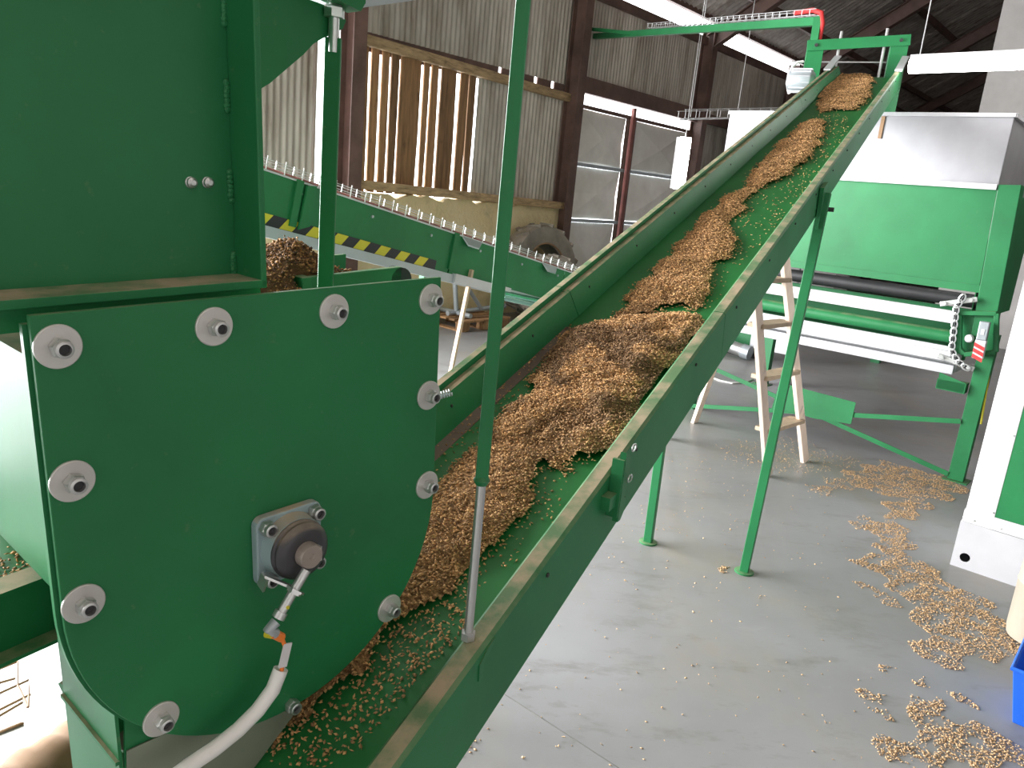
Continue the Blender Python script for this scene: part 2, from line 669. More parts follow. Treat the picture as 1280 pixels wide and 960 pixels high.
# sheet-metal double door
door = structroot('door_1', wl(3.5, 0, 0))
rows = [(0.03, 1.30), (1.36, 2.12), (2.17, 2.93)]
for a_, b_ in ((1.90, 3.14), (3.36, 5.05)):
    for z0, z1 in rows:
        cc = wl((a_ + b_) / 2, (z0 + z1) / 2, .045)
        q = [wl(a_, z0, 0), wl(b_, z0, 0), wl(b_, z1, 0), wl(a_, z1, 0)]
        mid_ = [(q[i] + q[(i + 1) % 4]) / 2 for i in range(4)]
        m_ = MB().add(q + mid_ + [cc], [(0, 4, 8), (4, 1, 8), (1, 5, 8), (5, 2, 8), (2, 6, 8), (6, 3, 8), (3, 7, 8), (7, 0, 8)])
        for i in range(4):                      # fold the cross breaks: edge middles sit back
            k_ = 4 + i
            m_.v[k_] = tuple(np.array(m_.v[k_]) - w * .03)
        obj('door_panel', m_, M['doorsheet'], door)
    for zz in (1.33, 2.145, 2.955):
        obj('door_rail', MB().beam(wl(a_ - .05, zz, .03), wl(b_ + .05, zz, .03), .05, .05, side=Z), M['brownsteel'] if zz > 2.5 else M['galv'], door)
    for uu in (a_ - .02, b_ + .02):
        obj('door_stile', MB().beam(wl(uu, 0, .03), wl(uu, 2.95, .03), .05, .05, side=u), M['brownsteel'], door)
obj('meeting_post', MB().beam(wl(3.25, 0, .06), wl(3.25, 3.1, .06), .07, .05, side=u), M['redsteel'], door)
obj('door_post', MB().beam(wl(1.76, 0, .1), wl(1.76, 3.2, .1), .08, .06, side=u), M['rim'], door)

# pale partition on the far right
PT = flr(1195, 600) + u * 8.0
pe = hit(1243, 60, PT, u)
m_ = MB().box(A3(pe[0], pe[1], 3.6) - v * 1.2, v * 1.2, u * .08, Z * 3.6)
struct('wall_partition', m_, M['greywall'])

# ------------------------------------------------------------------ main belt conveyor
cd = nrm(ray(1255, -90))
LR = flr(930, 715)
_d = ray(1018, 222)
P0 = CP + _d * (np.dot(LR[:2], _d[:2]) / np.dot(_d[:2], _d[:2]))      # right rim above the right leg
ch = nrm(A3(cd[0], cd[1], 0))
cl = A3(-ch[1], ch[0], 0)
cn = np.cross(cd, cl)
cn = cn if cn[2] > 0 else -cn
S0, S1, CW = -3.18, 3.55, .455
BN = -.085                                                            # belt surface below the rim


def cv(s, l, n=0.0):
    return P0 + cd * s + cl * l + cn * n


conv = thing('belt_conveyor', A3(*((cv(0, .22))[:2]), 0), 'long inclined green belt conveyor carrying brown grain up to the steel hopper', 'conveyor')


def section(prof, s0, s1):
    """closed cross-section [(l,n)...] extruded along the conveyor"""
    return MB().prism([cv(s0, l, n) for l, n in prof], cd * (s1 - s0))


rightprof = [(-.036, -.150), (-.036, -.004), (-.030, .002), (-.004, .002), (.002, -.004), (.022, BN + .002), (.018, BN - .002), (-.006, -.012), (-.032, -.012), (-.032, -.150)]
leftprof = [(CW - l, n) for l, n in rightprof]
leftprof = [(CW + .036, -.150), (CW + .036, .0), (CW + .03, .005), (CW + .012, .005), (CW + .010, -.010), (CW - .004, -.010), (CW - .006, -.004),
            (CW - .016, -.006), (CW - .045, BN + .002), (CW - .041, BN - .002), (CW + .0, -.018), (CW + .03, -.018), (CW + .03, -.150)]
seams = [S0, -1.53, 2.0, S1]
boltm = MB().lathe((0, 0, 0), (0, 0, 1), [(.0042, 0), (.0042, .003), (.0025, .004)], 8)
boltme = mesh('panel_bolt', boltm, M['blackhole'])
for i in range(3):
    a_, b_ = seams[i], seams[i + 1] - .004
    pr_ = obj('side_panel', section(rightprof, a_, b_), M['green_dusty'], conv)
    pl_ = obj('side_panel', section(leftprof, a_, b_), M['green_dusty'], conv)
    s_ = a_ + .12
    while s_ < b_ - .05:
        place('panel_bolt', boltme, pr_, cv(s_, -.036, -.03), cd, -cn, -cl)
        place('panel_bolt', boltme, pl_, cv(s_, CW - .026, -.035), cd, cn, -cl)
        s_ += .42
m_ = section([(.0, BN), (CW - .03, BN), (CW - .03, BN - .006), (.0, BN - .006)], S0, S1)
belt = obj('belt', m_, M['belt'], conv)
obj('seal_strip', section([(CW - .075, BN + .0015), (CW - .04, BN + .004), (CW - .04, BN), (CW - .075, BN)], S0, -1.62), paint('worn_seal', (.15, .11, .085), .7, .3), conv)
m_ = section([(-.03, -.146), (CW + .03, -.146), (CW + .03, -.15), (-.03, -.15)], S0, S1 - .3)
obj('bottom_pan', m_, M['green'], conv)
m_ = MB().tube(cv(S1, .0, BN - .055), cv(S1, CW - .03, BN - .055), .052, 24)
obj('head_pulley', m_, M['black'], conv, smooth=True)
# bright end brackets of the head
for l_ in (-.025, CW + .02):
    m_ = MB().prism([cv(S1 - .35, l_, .0), cv(S1 + .10, l_, .04), cv(S1 + .10, l_, -.07), cv(S1, l_, -.15), cv(S1 - .35, l_, -.15)], cl * .012)
    obj('head_bracket', m_, M['alu'], conv)
    m_ = MB().beam(cv(S1 - .35, l_, .012), cv(S1 + .14, l_, .05), .012, .05, side=cn)
    obj('take_up_rail', m_, M['alu'], conv)
# legs
LL = flr(810, 678)
for (ft, l_, dl) in ((LR, -.036, -.02), (LL, CW + .036, .02)):
    top = cv(0, l_ + dl, -.06)
    top = A3(*(np.array([ft[0], ft[1]])), top[2])
    top = cv(0.0, l_ + dl, -.06)
    leg = obj('leg', MB().beam(ft + Z * .006, top, .042, .042, side=cl), M['green'], conv, bevel=.003)
    obj('foot_plate', MB().lathe(ft, Z, [(.046, 0), (.046, .007), (.043, .009)], 20), M['green'], leg, smooth=True)
    obj('clamp_plate', MB().box(cv(-.03, l_ + dl * .6, -.11), cd * .05, cl * .008, cn * .09), M['green'], leg)
    tb = cv(.03, l_ + dl * 1.2, -.14)
    obj('clamp_bolt', MB().tube(tb, tb + cl * dl * 1.7, .010, 10), M['blackhole'], leg)
# joint bracket with cotter pins on the right wall
jb = hit(775, 590, cv(0, -.05, 0), cl)
js = (jb - P0) @ cd
br = obj('hook_bracket', MB().prism([jb + Z * .045 - ch * .01, jb + Z * .03 + ch * .02, jb - Z * .035 + ch * .02, jb - Z * .04 + ch * .012, jb - Z * .055 + ch * .012, jb - Z * .055 + ch * .022,
                                     jb - Z * .085 + ch * .022, jb - Z * .1 + ch * .004, jb - Z * .1 - ch * .01], -cl * .012), M['green'], conv)
obj('bracket_web', MB().box(jb - ch * .012 - Z * .03 + cl * .001, ch * .004, cl * .012, Z * .06), M['green'], conv)
for dz in (.052, -.012):
    c0 = jb + Z * dz + ch * .012 - cl * .014
    ring = [c0 + (ch * math.cos(t) * .012 + Z * math.sin(t) * .007) - cl * .004 for t in np.linspace(0, 2 * math.pi, 12, endpoint=False)]
    obj('cotter_pin', MB().path(ring, .0018, 6, close=True), M['zinc'], br)
jq = hit(754, 622, cv(0, -.03, 0), cl)
m_ = MB().box(jq + cl * .0, ch * .03, cl * .025, Z * .014)
obj('roller_bracket', m_, M['green'], conv)
# drive motor beside the head
mc = cv(S1 - .42, CW + .17, -.06)
motor = obj('drive_motor', MB().lathe(mc, -cl, [(.05, -.12), (.07, -.11), (.08, -.08), (.08, .05), (.075, .06), (.05, .08), (.02, .09)], 28), M['galv'], conv, smooth=True)
for k in range(12):
    t = k / 12 * 2 * math.pi
    r_ = cd * math.cos(t) + cn * math.sin(t)
    obj('cooling_fin', MB().box(mc + r_ * .083 + cl * .02, r_ * .008, np.cross(r_, cl) * .002, cl * .075), M['alu'], motor)
cb = [dep(x, y, 6.35) for x, y in ((1004, 77), (997, 78), (990, 84), (986, 93), (984, 104), (986, 116))] + [mc - cn * .03]
obj('motor_cable', MB().path(cb, .012, 8), M['hose'], motor, smooth=True)

# portal frame over the head
portal = thing('portal_frame', A3(*flr(1100, 300)[:2], 0) * 0 + dep(1075, 140, 6.6), 'pale green portal frame bolted over the conveyor head above the hopper', 'frame')
pa, pb = dep(1012, 57, 6.3), dep(1135, 50, 6.1)
pdir = nrm(pb - pa)
pf = nrm(np.cross(pdir, Z))
obj('cross_bar', MB().beam(pa - pdir * .02, pb + pdir * .02, .082, .012, side=Z), M['green'], portal, bevel=.002)
for q, zb in ((pa, 2.62), (pb, 2.40)):
    cx = q + pdir * (.05 if q is pa else -.05)
    po = obj('post', MB().beam(A3(cx[0], cx[1], zb) - pf * .045, cx - pf * .045, .13, .07, side=pdir), M['green'], portal, bevel=.003)
    obj('bolt', MB().tube(cx - pdir * .03 * 0 + pf * .004, cx + pf * .018, .014, 6), M['blackhole'], portal)
    rod = cx + pdir * (.18 if q is pa else -.11)
    obj('threaded_rod', MB().tube(rod - Z * .42 - pf * .03, rod + Z * .10 - pf * .03, .012, 8), M['zinc'], portal, smooth=True)

obj('tie_wire', MB().path([dep(972, 77, 6.4), dep(1112, 78, 6.3)], .006, 6), M['wire'], portal)

# ------------------------------------------------------------------ grain
OCT = np.array([(1, 0, 0), (-1, 0, 0), (0, 1, 0), (0, -1, 0), (0, 0, 1), (0, 0, -1)], float)
OCTF = np.array([(0, 2, 4), (2, 1, 4), (1, 3, 4), (3, 0, 4), (2, 0, 5), (1, 2, 5), (3, 1, 5), (0, 3, 5)])


def grains(name, pos, size, cols, up, flat=.5, parent=None):
    """many small chips joined in one mesh: centres pos, half-length size, colour per chip"""
    n = len(pos)
    a = rng.normal(size=(n, 3))
    a /= np.linalg.norm(a, axis=1)[:, None]
    upv = np.asarray(up)
    a = a - .75 * (a @ upv)[:, None] * upv
    a /= np.linalg.norm(a, axis=1)[:, None]
    b = np.cross(a, upv + .35 * rng.normal(size=(n, 3)))
    b /= np.linalg.norm(b, axis=1)[:, None]
    c = np.cross(a, b)
    asp = rng.uniform(.35, .75, n)
    V = (OCT[None, :, 0, None] * (a * size[:, None])[:, None, :] + OCT[None, :, 1, None] * (b * (size * asp)[:, None])[:, None, :]
         + OCT[None, :, 2, None] * (c * (size * asp * flat * 1.4)[:, None])[:, None, :]) + pos[:, None, :]
    off = rootloc(parent)
    V = V.reshape(-1, 3) - off
    F = (OCTF[None] + 6 * np.arange(n)[:, None, None]).reshape(-1, 3)
    me = bpy.data.meshes.new(name)
    me.vertices.add(len(V))
    me.vertices.foreach_set('co', V.ravel())
    me.loops.add(F.size)
    me.loops.foreach_set('vertex_index', F.ravel().astype(np.int32))
    me.polygons.add(len(F))
    me.polygons.foreach_set('loop_start', np.arange(0, F.size, 3, dtype=np.int32))
    me.polygons.foreach_set('loop_total', np.full(len(F), 3, np.int32))
    ca = me.color_attributes.new('Col', 'FLOAT_COLOR', 'POINT')
    ca.data.foreach_set('color', np.repeat(np.hstack([cols, np.ones((n, 1))]), 6, axis=0).ravel())
    me.materials.append(M['grain'])
    me.update()
    me.validate()
    o = bpy.data.objects.new(name, me)
    COL.objects.link(o)
    o.parent = parent
    return o


def inpoly(x, y, poly):
    c = np.zeros(np.shape(x), bool)
    n = len(poly)
    for i in range(n):
        x0, y0 = poly[i]
        x1, y1 = poly[(i + 1) % n]
        cond = ((y0 > y) != (y1 > y))
        with np.errstate(divide='ignore', invalid='ignore'):
            xi = (x1 - x0) * (y - y0) / (y1 - y0 + 1e-12) + x0
        c ^= cond & (x < xi)
    return c


def blur(a, k):
    for ax in (0, 1):
        p_ = np.pad(a, [(k, k) if i == ax else (0, 0) for i in (0, 1)], mode='edge')
        cs = np.cumsum(p_, axis=ax)
        cs = np.concatenate([np.zeros_like(np.take(cs, [0], axis=ax)), cs], axis=ax)
        n = a.shape[ax]
        a = (np.take(cs, range(2 * k + 1, 2 * k + 1 + n), axis=ax) - np.take(cs, range(0, n), axis=ax)) / (2 * k + 1)
    return a


def vnoise(shape, step):
    """smooth value noise"""
    h_, w_ = shape
    g = rng.uniform(0, 1, (h_ // step + 3, w_ // step + 3))
    yy, xx = np.mgrid[0:h_, 0:w_] / step
    y0, x0 = yy.astype(int), xx.astype(int)
    fy, fx = yy - y0, xx - x0
    fy, fx = fy * fy * (3 - 2 * fy), fx * fx * (3 - 2 * fx)
    return (g[y0, x0] * (1 - fy) * (1 - fx) + g[y0 + 1, x0] * fy * (1 - fx) + g[y0, x0 + 1] * (1 - fy) * fx + g[y0 + 1, x0 + 1] * fy * fx)


def tosl(px):
    out = []
    for x, y in px:
        q = hit(x, y, cv(0, 0, BN), cn) - P0
        out.append((q @ cd, q @ cl))
    return out


DS = .0075
NS, NL = int((S1 - S0) / DS), int((CW - .03 - .02) / DS)
sg, lg = np.meshgrid(S0 + (np.arange(NS) + .5) * DS, .02 + (np.arange(NL) + .5) * DS, indexing='ij')
# patches of grain outlined on the belt: (outline, heap height, coverage)
patch = [
    ([(1020, 132), (1028, 112), (1046, 94), (1072, 90), (1094, 100), (1084, 126), (1070, 138), (1046, 140), (1024, 142)], .030, 1),
    ([(1012, 150), (1028, 150), (1028, 166), (1022, 186), (1000, 208), (975, 226), (950, 234), (930, 238), (938, 220), (962, 192), (985, 172)], .028, 1),
    ([(930, 234), (948, 236), (930, 258), (918, 280), (924, 300), (920, 316), (884, 336), (890, 362), (878, 386), (830, 394), (772, 402), (788, 372), (815, 342), (850, 305), (880, 272), (908, 246)], .030, 1),
    ([(752, 406), (800, 402), (850, 402), (884, 404), (860, 440), (826, 485), (796, 525), (766, 562), (735, 590), (700, 582), (650, 560), (612, 545), (628, 512), (662, 500), (672, 468), (700, 430)], .050, 1),
    ([(612, 545), (650, 560), (700, 580), (722, 590), (700, 594), (668, 592), (655, 620), (668, 640), (650, 664), (622, 690), (590, 720), (560, 740), (500, 780), (450, 850), (400, 900), (360, 930), (330, 950),
      (330, 900), (400, 820), (480, 700), (520, 640), (548, 600)], .030, .95),
]
sparse = [
    ([(1012, 145), (1060, 142), (1066, 170), (1010, 240), (940, 320), (880, 400), (790, 410), (880, 330), (940, 235)], .035),
    ([(655, 600), (720, 590), (690, 660), (600, 740), (560, 760), (600, 700)], .10),
    ([(500, 770), (560, 735), (600, 700), (585, 780), (520, 860), (450, 935), (410, 960), (340, 960), (400, 890)], .55),
    ([(540, 510), (620, 440), (700, 400), (720, 410), (650, 490), (610, 540), (560, 590), (545, 600)], .12),
]
H_ = np.zeros((NS, NL))
cov = np.zeros((NS, NL))
edge = (vnoise((NS, NL), 9) - .5) * .05 + (vnoise((NS, NL), 4) - .5) * .02
edg2 = (vnoise((NS, NL), 9) - .5) * .05
for poly, hh, cc in patch:
    ps = tosl(poly)
    mk = inpoly(sg + edge * 2.2, lg + edg2, ps).astype(float)
    bl = blur(blur(mk, 4), 6)
    H_ = np.maximum(H_, hh * np.clip((bl - .25) / .75, 0, 1) ** .7)
    cov = np.maximum(cov, mk * cc)
lump = (vnoise((NS, NL), 6) - .5) * .22 + (vnoise((NS, NL), 3) - .5) * .22 + (vnoise((NS, NL), 14) - .5) * .4
H_ = H_ * (.8 + lump)
H_[cov < .5] = np.minimum(H_[cov < .5], .002)
# heap skin
idx = -np.ones((NS, NL), int)
HM = MB()
sel = H_ > .006
tone = np.clip(.2 + .6 * vnoise((NS, NL), 12), 0, 1)       # patchy mix of browner and paler grain
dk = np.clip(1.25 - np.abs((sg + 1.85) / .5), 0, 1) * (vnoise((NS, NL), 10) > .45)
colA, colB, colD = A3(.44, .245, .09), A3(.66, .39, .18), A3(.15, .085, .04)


def colour(t, d_, n):
    c_ = colA + (colB - colA) * np.asarray(t)[:, None]
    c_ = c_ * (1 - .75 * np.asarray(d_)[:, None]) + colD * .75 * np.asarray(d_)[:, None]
    c_ = c_ * rng.uniform(.5, 1.45, n)[:, None]
    y_ = rng.random(n) < .12
    c_[y_] = c_[y_] * 1.2 + A3(.07, .045, .02)
    return np.clip(c_, 0, .95)


ii, jj = np.nonzero(sel)
idx[ii, jj] = np.arange(len(ii))
pts = P0[None] + sg[ii, jj][:, None] * cd + lg[ii, jj][:, None] * cl + (BN + H_[ii, jj] - .003)[:, None] * cn
q0 = np.stack([idx[:-1, :-1], idx[1:, :-1], idx[1:, 1:], idx[:-1, 1:]], -1).reshape(-1, 4)
q0 = q0[(q0 >= 0).all(1)]
heap = thing('grain_pile', A3(*(cv(-1, .2, BN))), 'moist brown grain heaped in drifts along the inclined green belt', 'grain')
heap['kind'] = 'stuff'
hl = rootloc(heap)
me = bpy.data.meshes.new('grain_mass')
me.from_pydata([tuple(q) for q in (pts - hl)], [], [tuple(int(x) for x in q[::-1]) for q in q0])
ca = me.color_attributes.new('Col', 'FLOAT_COLOR', 'POINT')
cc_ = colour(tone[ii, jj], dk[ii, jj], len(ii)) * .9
ca.data.foreach_set('color', np.hstack([cc_, np.ones((len(ii), 1))]).ravel())
me.materials.append(M['mash'])
me.polygons.foreach_set('use_smooth', [True] * len(me.polygons))
o = bpy.data.objects.new('grain_mass', me)
COL.objects.link(o)
o.parent = heap
o['kind'] = 'stuff'
# loose chips on top
dens = np.maximum(cov, np.clip(blur(blur(cov, 3), 3) * 1.1 - .08, 0, 1) ** 1.6) * np.interp(sg, [-3.6, -2.2, -1.0, 3.5], [1.5, 1.25, .85, .5])
for poly, dd in sparse:
    dens = np.maximum(dens, inpoly(sg, lg, tosl(poly)) * dd * np.interp(sg, [-3.4, -2, 0], [1.0, 1.0, 1.0]))
nn_ = rng.poisson(dens * np.interp(sg, [-3.6, -2, 3.5], [1.3, 2.0, 1.1]))
ii, jj = np.nonzero(nn_)
rep = nn_[ii, jj]
ii, jj = np.repeat(ii, rep), np.repeat(jj, rep)
n = len(ii)
ss = sg[ii, jj] + rng.uniform(-.5, .5, n) * DS
ll = np.clip(lg[ii, jj] + rng.uniform(-.5, .5, n) * DS, .022, CW - .05)
hh = H_[ii, jj]
pos = P0[None] + ss[:, None] * cd + ll[:, None] * cl + (BN + np.maximum(hh, .0025) + rng.uniform(-.002, .004, n))[:, None] * cn
size = rng.uniform(.0030, .0058, n) * np.interp(ss, [-3.4, -2, 3.5], [.85, .9, 1.5])
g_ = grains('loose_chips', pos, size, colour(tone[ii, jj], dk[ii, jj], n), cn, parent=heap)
g_['kind'] = 'stuff'
print('belt grains', n)

# grain and straw spilled on the floor
spill = [
    ([(1060, 590), (1110, 576), (1150, 590), (1200, 596), (1212, 612), (1190, 625), (1130, 625), (1065, 608)], .42),
    ([(1110, 625), (1165, 628), (1150, 645), (1120, 655), (1140, 670), (1135, 690), (1170, 715), (1230, 752), (1280, 790), (1280, 830), (1235, 822), (1200, 838), (1150, 830), (1150, 790), (1130, 745), (1090, 715), (1065, 700),
      (1100, 690), (1085, 655), (1110, 645)], .50),
    ([(1060, 645), (1085, 645), (1100, 660), (1070, 662)], .25),
    ([(1075, 728), (1100, 735), (1125, 755), (1105, 758), (1080, 745)], .3),
    ([(1140, 845), (1165, 845), (1160, 860), (1140, 858)], .6),
    ([(1130, 872), (1160, 865), (1175, 885), (1210, 905), (1280, 925), (1280, 960), (1110, 960), (1090, 930), (1130, 925), (1150, 890)], .55),
    ([(1080, 858), (1105, 862), (1112, 885), (1098, 900), (1080, 880)], .4),
    ([(1185, 865), (1210, 870), (1222, 888), (1195, 885)], .45),
    ([(1110, 832), (1130, 835), (1120, 850), (1105, 845)], .3),
    ([(902, 708), (918, 710), (918, 718), (900, 716)], .9),
    ([(560, 895), (580, 925), (598, 945), (590, 958), (570, 950), (555, 915)], .22),
    ([(900, 555), (990, 545), (1080, 580), (1000, 595), (905, 575)], .03),
    ([(1010, 610), (1060, 590), (1060, 610), (1020, 620)], .2),
    ([(560, 960), (700, 700), (850, 560), (1050, 620), (1100, 960)], .0022),
]
P_, C_, S_ = [], [], []
for poly, dd in spill:
    xs, ys = [q[0] for q in poly], [q[1] for q in poly]
    fp = [flr(*q)[:2] for q in poly]
    fx, fy = [q[0] for q in fp], [q[1] for q in fp]
    ar = (max(fx) - min(fx)) * (max(fy) - min(fy))
    n = int(ar * 42000 * dd) + 12
    X, Y = rng.uniform(min(fx), max(fx), n), rng.uniform(min(fy), max(fy), n)
    wob = .035
    k_ = inpoly(X + wob * np.sin(Y * 23 + X * 9), Y + wob * np.sin(X * 31), fp)
    if dd > .1:
        k_ &= (np.sin(X * 37 + 2 * np.sin(Y * 21)) + np.sin(Y * 43 + 2 * np.sin(X * 17)) + rng.normal(0, .8, n)) > -.75
    X, Y = X[k_], Y[k_]
    n = len(X)
    P_.append(np.stack([X, Y, rng.uniform(.001, .004, n)], 1))
    C_.append(np.clip((A3(.52, .34, .18) * rng.uniform(.6, 1.4, n)[:, None]), 0, .95))
    S_.append(rng.uniform(.003, .0075, n))
P_, C_, S_ = np.vstack(P_), np.vstack(C_), np.hstack(S_)
sp_ = grains('spilled_grain', P_, S_, C_, Z, flat=.35)
tag(sp_, 'tan grain and chaff spilled across the grey concrete floor', 'grain')
sp_['kind'] = 'stuff'
print('floor grains', len(P_))

# ------------------------------------------------------------------ the discharge machine close by (U-trough, end plate, hopper)
T = math.radians(2.6)
ma = u * math.cos(T) + Z * math.sin(T)
mb = -u * math.sin(T) + Z * math.cos(T)
mcv = w                                                  # towards the viewer side
PA = dep(72, 433, .75)
O = hit(358, 672, PA, v)                                 # bearing centre on the plate


def ml(a, b, c=0.0):
    return O + ma * a + mb * b + mcv * c


def pl(x, y, c=0.0):
    q = hit(x, y, O + mcv * c, v) - O
    return q @ ma, q @ mb


mach = thing('discharge_trough', A3(O[0] - .3, O[1] + .3, 0), 'green U-shaped grain trough with bolted end plate and hopper above', 'machine')
RU = .268
aL, aR = pl(48, 500)[0], pl(548, 450)[0]
bT = (pl(40, 397)[1] + pl(550, 345)[1]) / 2
RU = (aR - aL) / 2
ac = (aR + aL) / 2
arc = [(ac + RU * math.cos(t), RU * math.sin(t) - .0) for t in np.linspace(0, -math.pi, 49)]
outline = [(aL, bT), (aR, bT)] + arc
plate = obj('end_plate', MB().prism([ml(a, b, 0) for a, b in outline], -mcv * .008), M['green'], mach, bevel=.0012)
# flange behind the plate, slightly larger at the left
R2 = RU + .004
out2 = [(ac - R2, bT - .01), (ac + R2 - .008, bT - .01)] + [(ac + R2 * math.cos(t), R2 * math.sin(t)) for t in np.linspace(0, -math.pi, 49)]
obj('casing_flange', MB().prism([ml(a, b, -.010) for a, b in out2], -mcv * .008), M['green'], mach)
# U-trough shell
RS = .225
shell = [(ac - RU + .004, bT - .047)] + [(ac - RU + .004, .07)] + [(ac + RS * math.cos(t) * (1 if math.cos(t) > 0 else (RU - .004) / RS), RS * math.sin(t) + .07 * max(0, -math.cos(t))) for t in np.linspace(math.pi, 2 * math.pi, 33)[1:]] + [(ac + RS, bT - .14)]
inner = [(ac + (a - ac) * .975, b * .975 if b < 0 else b) for a, b in shell][::-1]
obj('trough_shell', MB().prism([ml(a, b, -.018) for a, b in shell + inner], -mcv * .62), M['green'], mach, smooth=True)
# dusty deck between plate and hopper
hrx = pl(334, 350, -.035)[0]
obj('trough_cover', MB().prism([ml(ac - RU + .002, bT - .045, -.02), ml(hrx, bT - .045, -.02), ml(hrx, bT - .045, -.6), ml(ac - RU + .002, bT - .045, -.6)], -mb * .004), M['green_dusty'], mach)

# chute below
CA = pl(156, 940)[0]


def hA(x, y):
    return hit(x, y, ml(CA, 0, 0), ma)


cR = (hA(80, 868) - O) @ mcv
bS = (hA(80, 868) - O) @ mb
print('chute depth', cR, 'seam height', bS, (hA(153, 940) - O) @ mb)
obj('chute_side', MB().prism([ml(CA, -.12, -.0215), ml(CA, bS - .22, -.0215), ml(CA, bS - .22, cR), ml(CA, -.12, cR)], ma * .004), M['green'], mach)
obj('chute_seam', MB().beam(ml(CA - .002, bS, cR), ml(CA - .002, bS, -.02), .005, .005, side=Z), M['green_dusty'], mach)
obj('chute_front', MB().prism([ml(*pl(x, y, -.020), -.020) for x, y in ((156, 800), (480, 760), (372, 880), (313, 962), (290, 1005), (156, 1005))], -mcv * .004), M['green'], mach)
obj('dusty_apron', MB().prism([ml(*pl(x, y, -.0185), -.0185) for x, y in ((158, 938), (206, 916), (260, 900), (340, 880), (372, 868), (366, 893), (313, 964), (292, 1005), (158, 1005))], mcv * .002),
    paint('dusty_green', (0.20, 0.23, 0.17), .8, .25), mach)
# washers and nuts round the plate
wash = mesh('washer', MB().lathe((0, 0, 0), (0, 0, 1), [(.0222, 0), (.0222, .0022), (.0212, .003), (.009, .003)], 36), M['washer'], True)
nut_ = MB().lathe((0, 0, 0), (0, 0, 1), [(.0098, .003), (.0104, .004), (.0104, .012), (.0094, .0135)], 6)
nut_.lathe((0, 0, 0), (0, 0, 1), [(.0085, .0125), (.0085, .019), (.0072, .020), (.0058, .020), (.0058, .013)], 20)
nutme = mesh('nut', nut_, M['zinc'], True)
socket = mesh('stud_end', MB().lathe((0, 0, 0), (0, 0, 1), [(.0057, .012), (.0057, .0145)], 14), paint('blackened_stud', (.05, .05, .052), .5, .2, metal=.4))
bolts = [(72, 433), (267, 408), (417, 389), (538, 374), (90, 601), (104, 754), (201, 898), (486, 760), (533, 606), (535, 494)]
for x, y in bolts:
    a, b = pl(x, y)
    t = random.uniform(0, 1)
    ex = ma * math.cos(t) + mb * math.sin(t)
    ey = -ma * math.sin(t) + mb * math.cos(t)
    wo = place('washer', wash, mach, ml(a, b, .0), ex, ey, mcv)
    for nm, me_ in (('nut', nutme), ('stud_end', socket)):
        c_ = bpy.data.objects.new(nm, me_)
        COL.objects.link(c_)
        c_.parent = wo
a, b = pl(363, 880)
wo = place('small_nut', nutme, mach, ml(a, b, -.003), ma, mb, mcv)
c_ = bpy.data.objects.new('stud_end', socket)
COL.objects.link(c_)
c_.parent = wo

# flange bearing with shaft end
BO = pl(356, 675)


def bl_(a, b, c):
    return ml(BO[0] + a, BO[1] + b, c)


q4 = [pl(311, 640), pl(397, 612), pl(412, 716), pl(316, 752)]
hw = .048
rc = .012
sq = []
for sx, sy, t0 in ((1, 1, 0), (-1, 1, .5), (-1, -1, 1), (1, -1, 1.5)):
    for t in np.linspace(0, .5, 6):
        ang = (t0 + t) * math.pi
        sq.append((sx * (hw - rc) + rc * math.cos(ang), sy * (hw - rc) + rc * math.sin(ang)))
bear = obj('bearing_housing', MB().prism([bl_(a, b, 0) for a, b in sq], mcv * .013), M['cast'], mach, bevel=.002)
obj('bearing_boss', MB().lathe(bl_(0, 0, .012), mcv, [(.044, 0), (.042, .012), (.0405, .018)], 36), M['cast'], bear, smooth=True)
obj('bearing_cap', MB().lathe(bl_(0, 0, .029), mcv, [(.0395, 0), (.040, .004), (.0375, .006), (.0375, .008), (.0385, .011), (.034, .017), (.027, .019), (.017, .019)], 40), M['cap'], bear, smooth=True)
obj('shaft_end', MB().lathe(bl_(0, 0, .045), mcv, [(.0165, 0), (.0165, .014), (.0152, .0165), (.004, .0165), (.003, .0155)], 28), paint('rusty_shaft', (.40, .34, .30), .5, .15, metal=.5), bear, smooth=True)
obj('shaft_flat', MB().box(bl_(.0135, -.001, .0555), ma * .0022, mb * .010, mcv * .004), M['zinc'], bear)
for sx in (-1, 1):
    for sy in (-1, 1):
        t = random.uniform(0, 1)
        wo = place('nut', nutme, bear, bl_(sx * .0355, sy * .0355, .010), ma * math.cos(t) + mb * math.sin(t), mb * math.cos(t) - ma * math.sin(t), mcv)
        place('stud_end', socket, bear, bl_(sx * .0355, sy * .0355, .0105), ma, mb, mcv)

# inductive sensor with cable
sens = thing('proximity_sensor', ml(BO[0], BO[1] - .06, 0), 'slim metal proximity sensor with orange connector and white hose under the bearing', 'sensor')
s0, s1, s2, s3 = [ml(*pl(x, y, .06), .06) for x, y in ((383, 712), (369, 738), (350, 768), (344, 778))]
obj('sensor_barrel', MB().tube(s0, s2, .0062, 20), M['zinc'], sens, smooth=True)
sd_ = nrm(s2 - s0)
obj('lock_nut', MB().lathe(s1, sd_, [(.0125, -.002), (.0125, .001), (.010, .001), (.010, .004)], 6), M['zinc'], sens)
obj('lock_nut', MB().lathe(s2 - sd_ * .004, sd_, [(.0085, 0), (.0085, .009)], 16), M['zinc'], sens, smooth=True)
obj('indicator_light', MB().lathe(s2 - sd_ * .012 + mcv * .0055, mcv, [(.003, 0), (.002, .0015)], 10), M['yellow'], sens)
b0, b1 = ml(*pl(331, 720, .03), .03), ml(*pl(370, 736, .055), .055)
obj('sensor_bracket', MB().beam(ml(*pl(326, 735, .02), .02), b0, .014, .003, side=mcv), M['zinc'], sens)
obj('sensor_bracket', MB().beam(b0, b1, .014, .003, side=mcv), M['zinc'], sens)
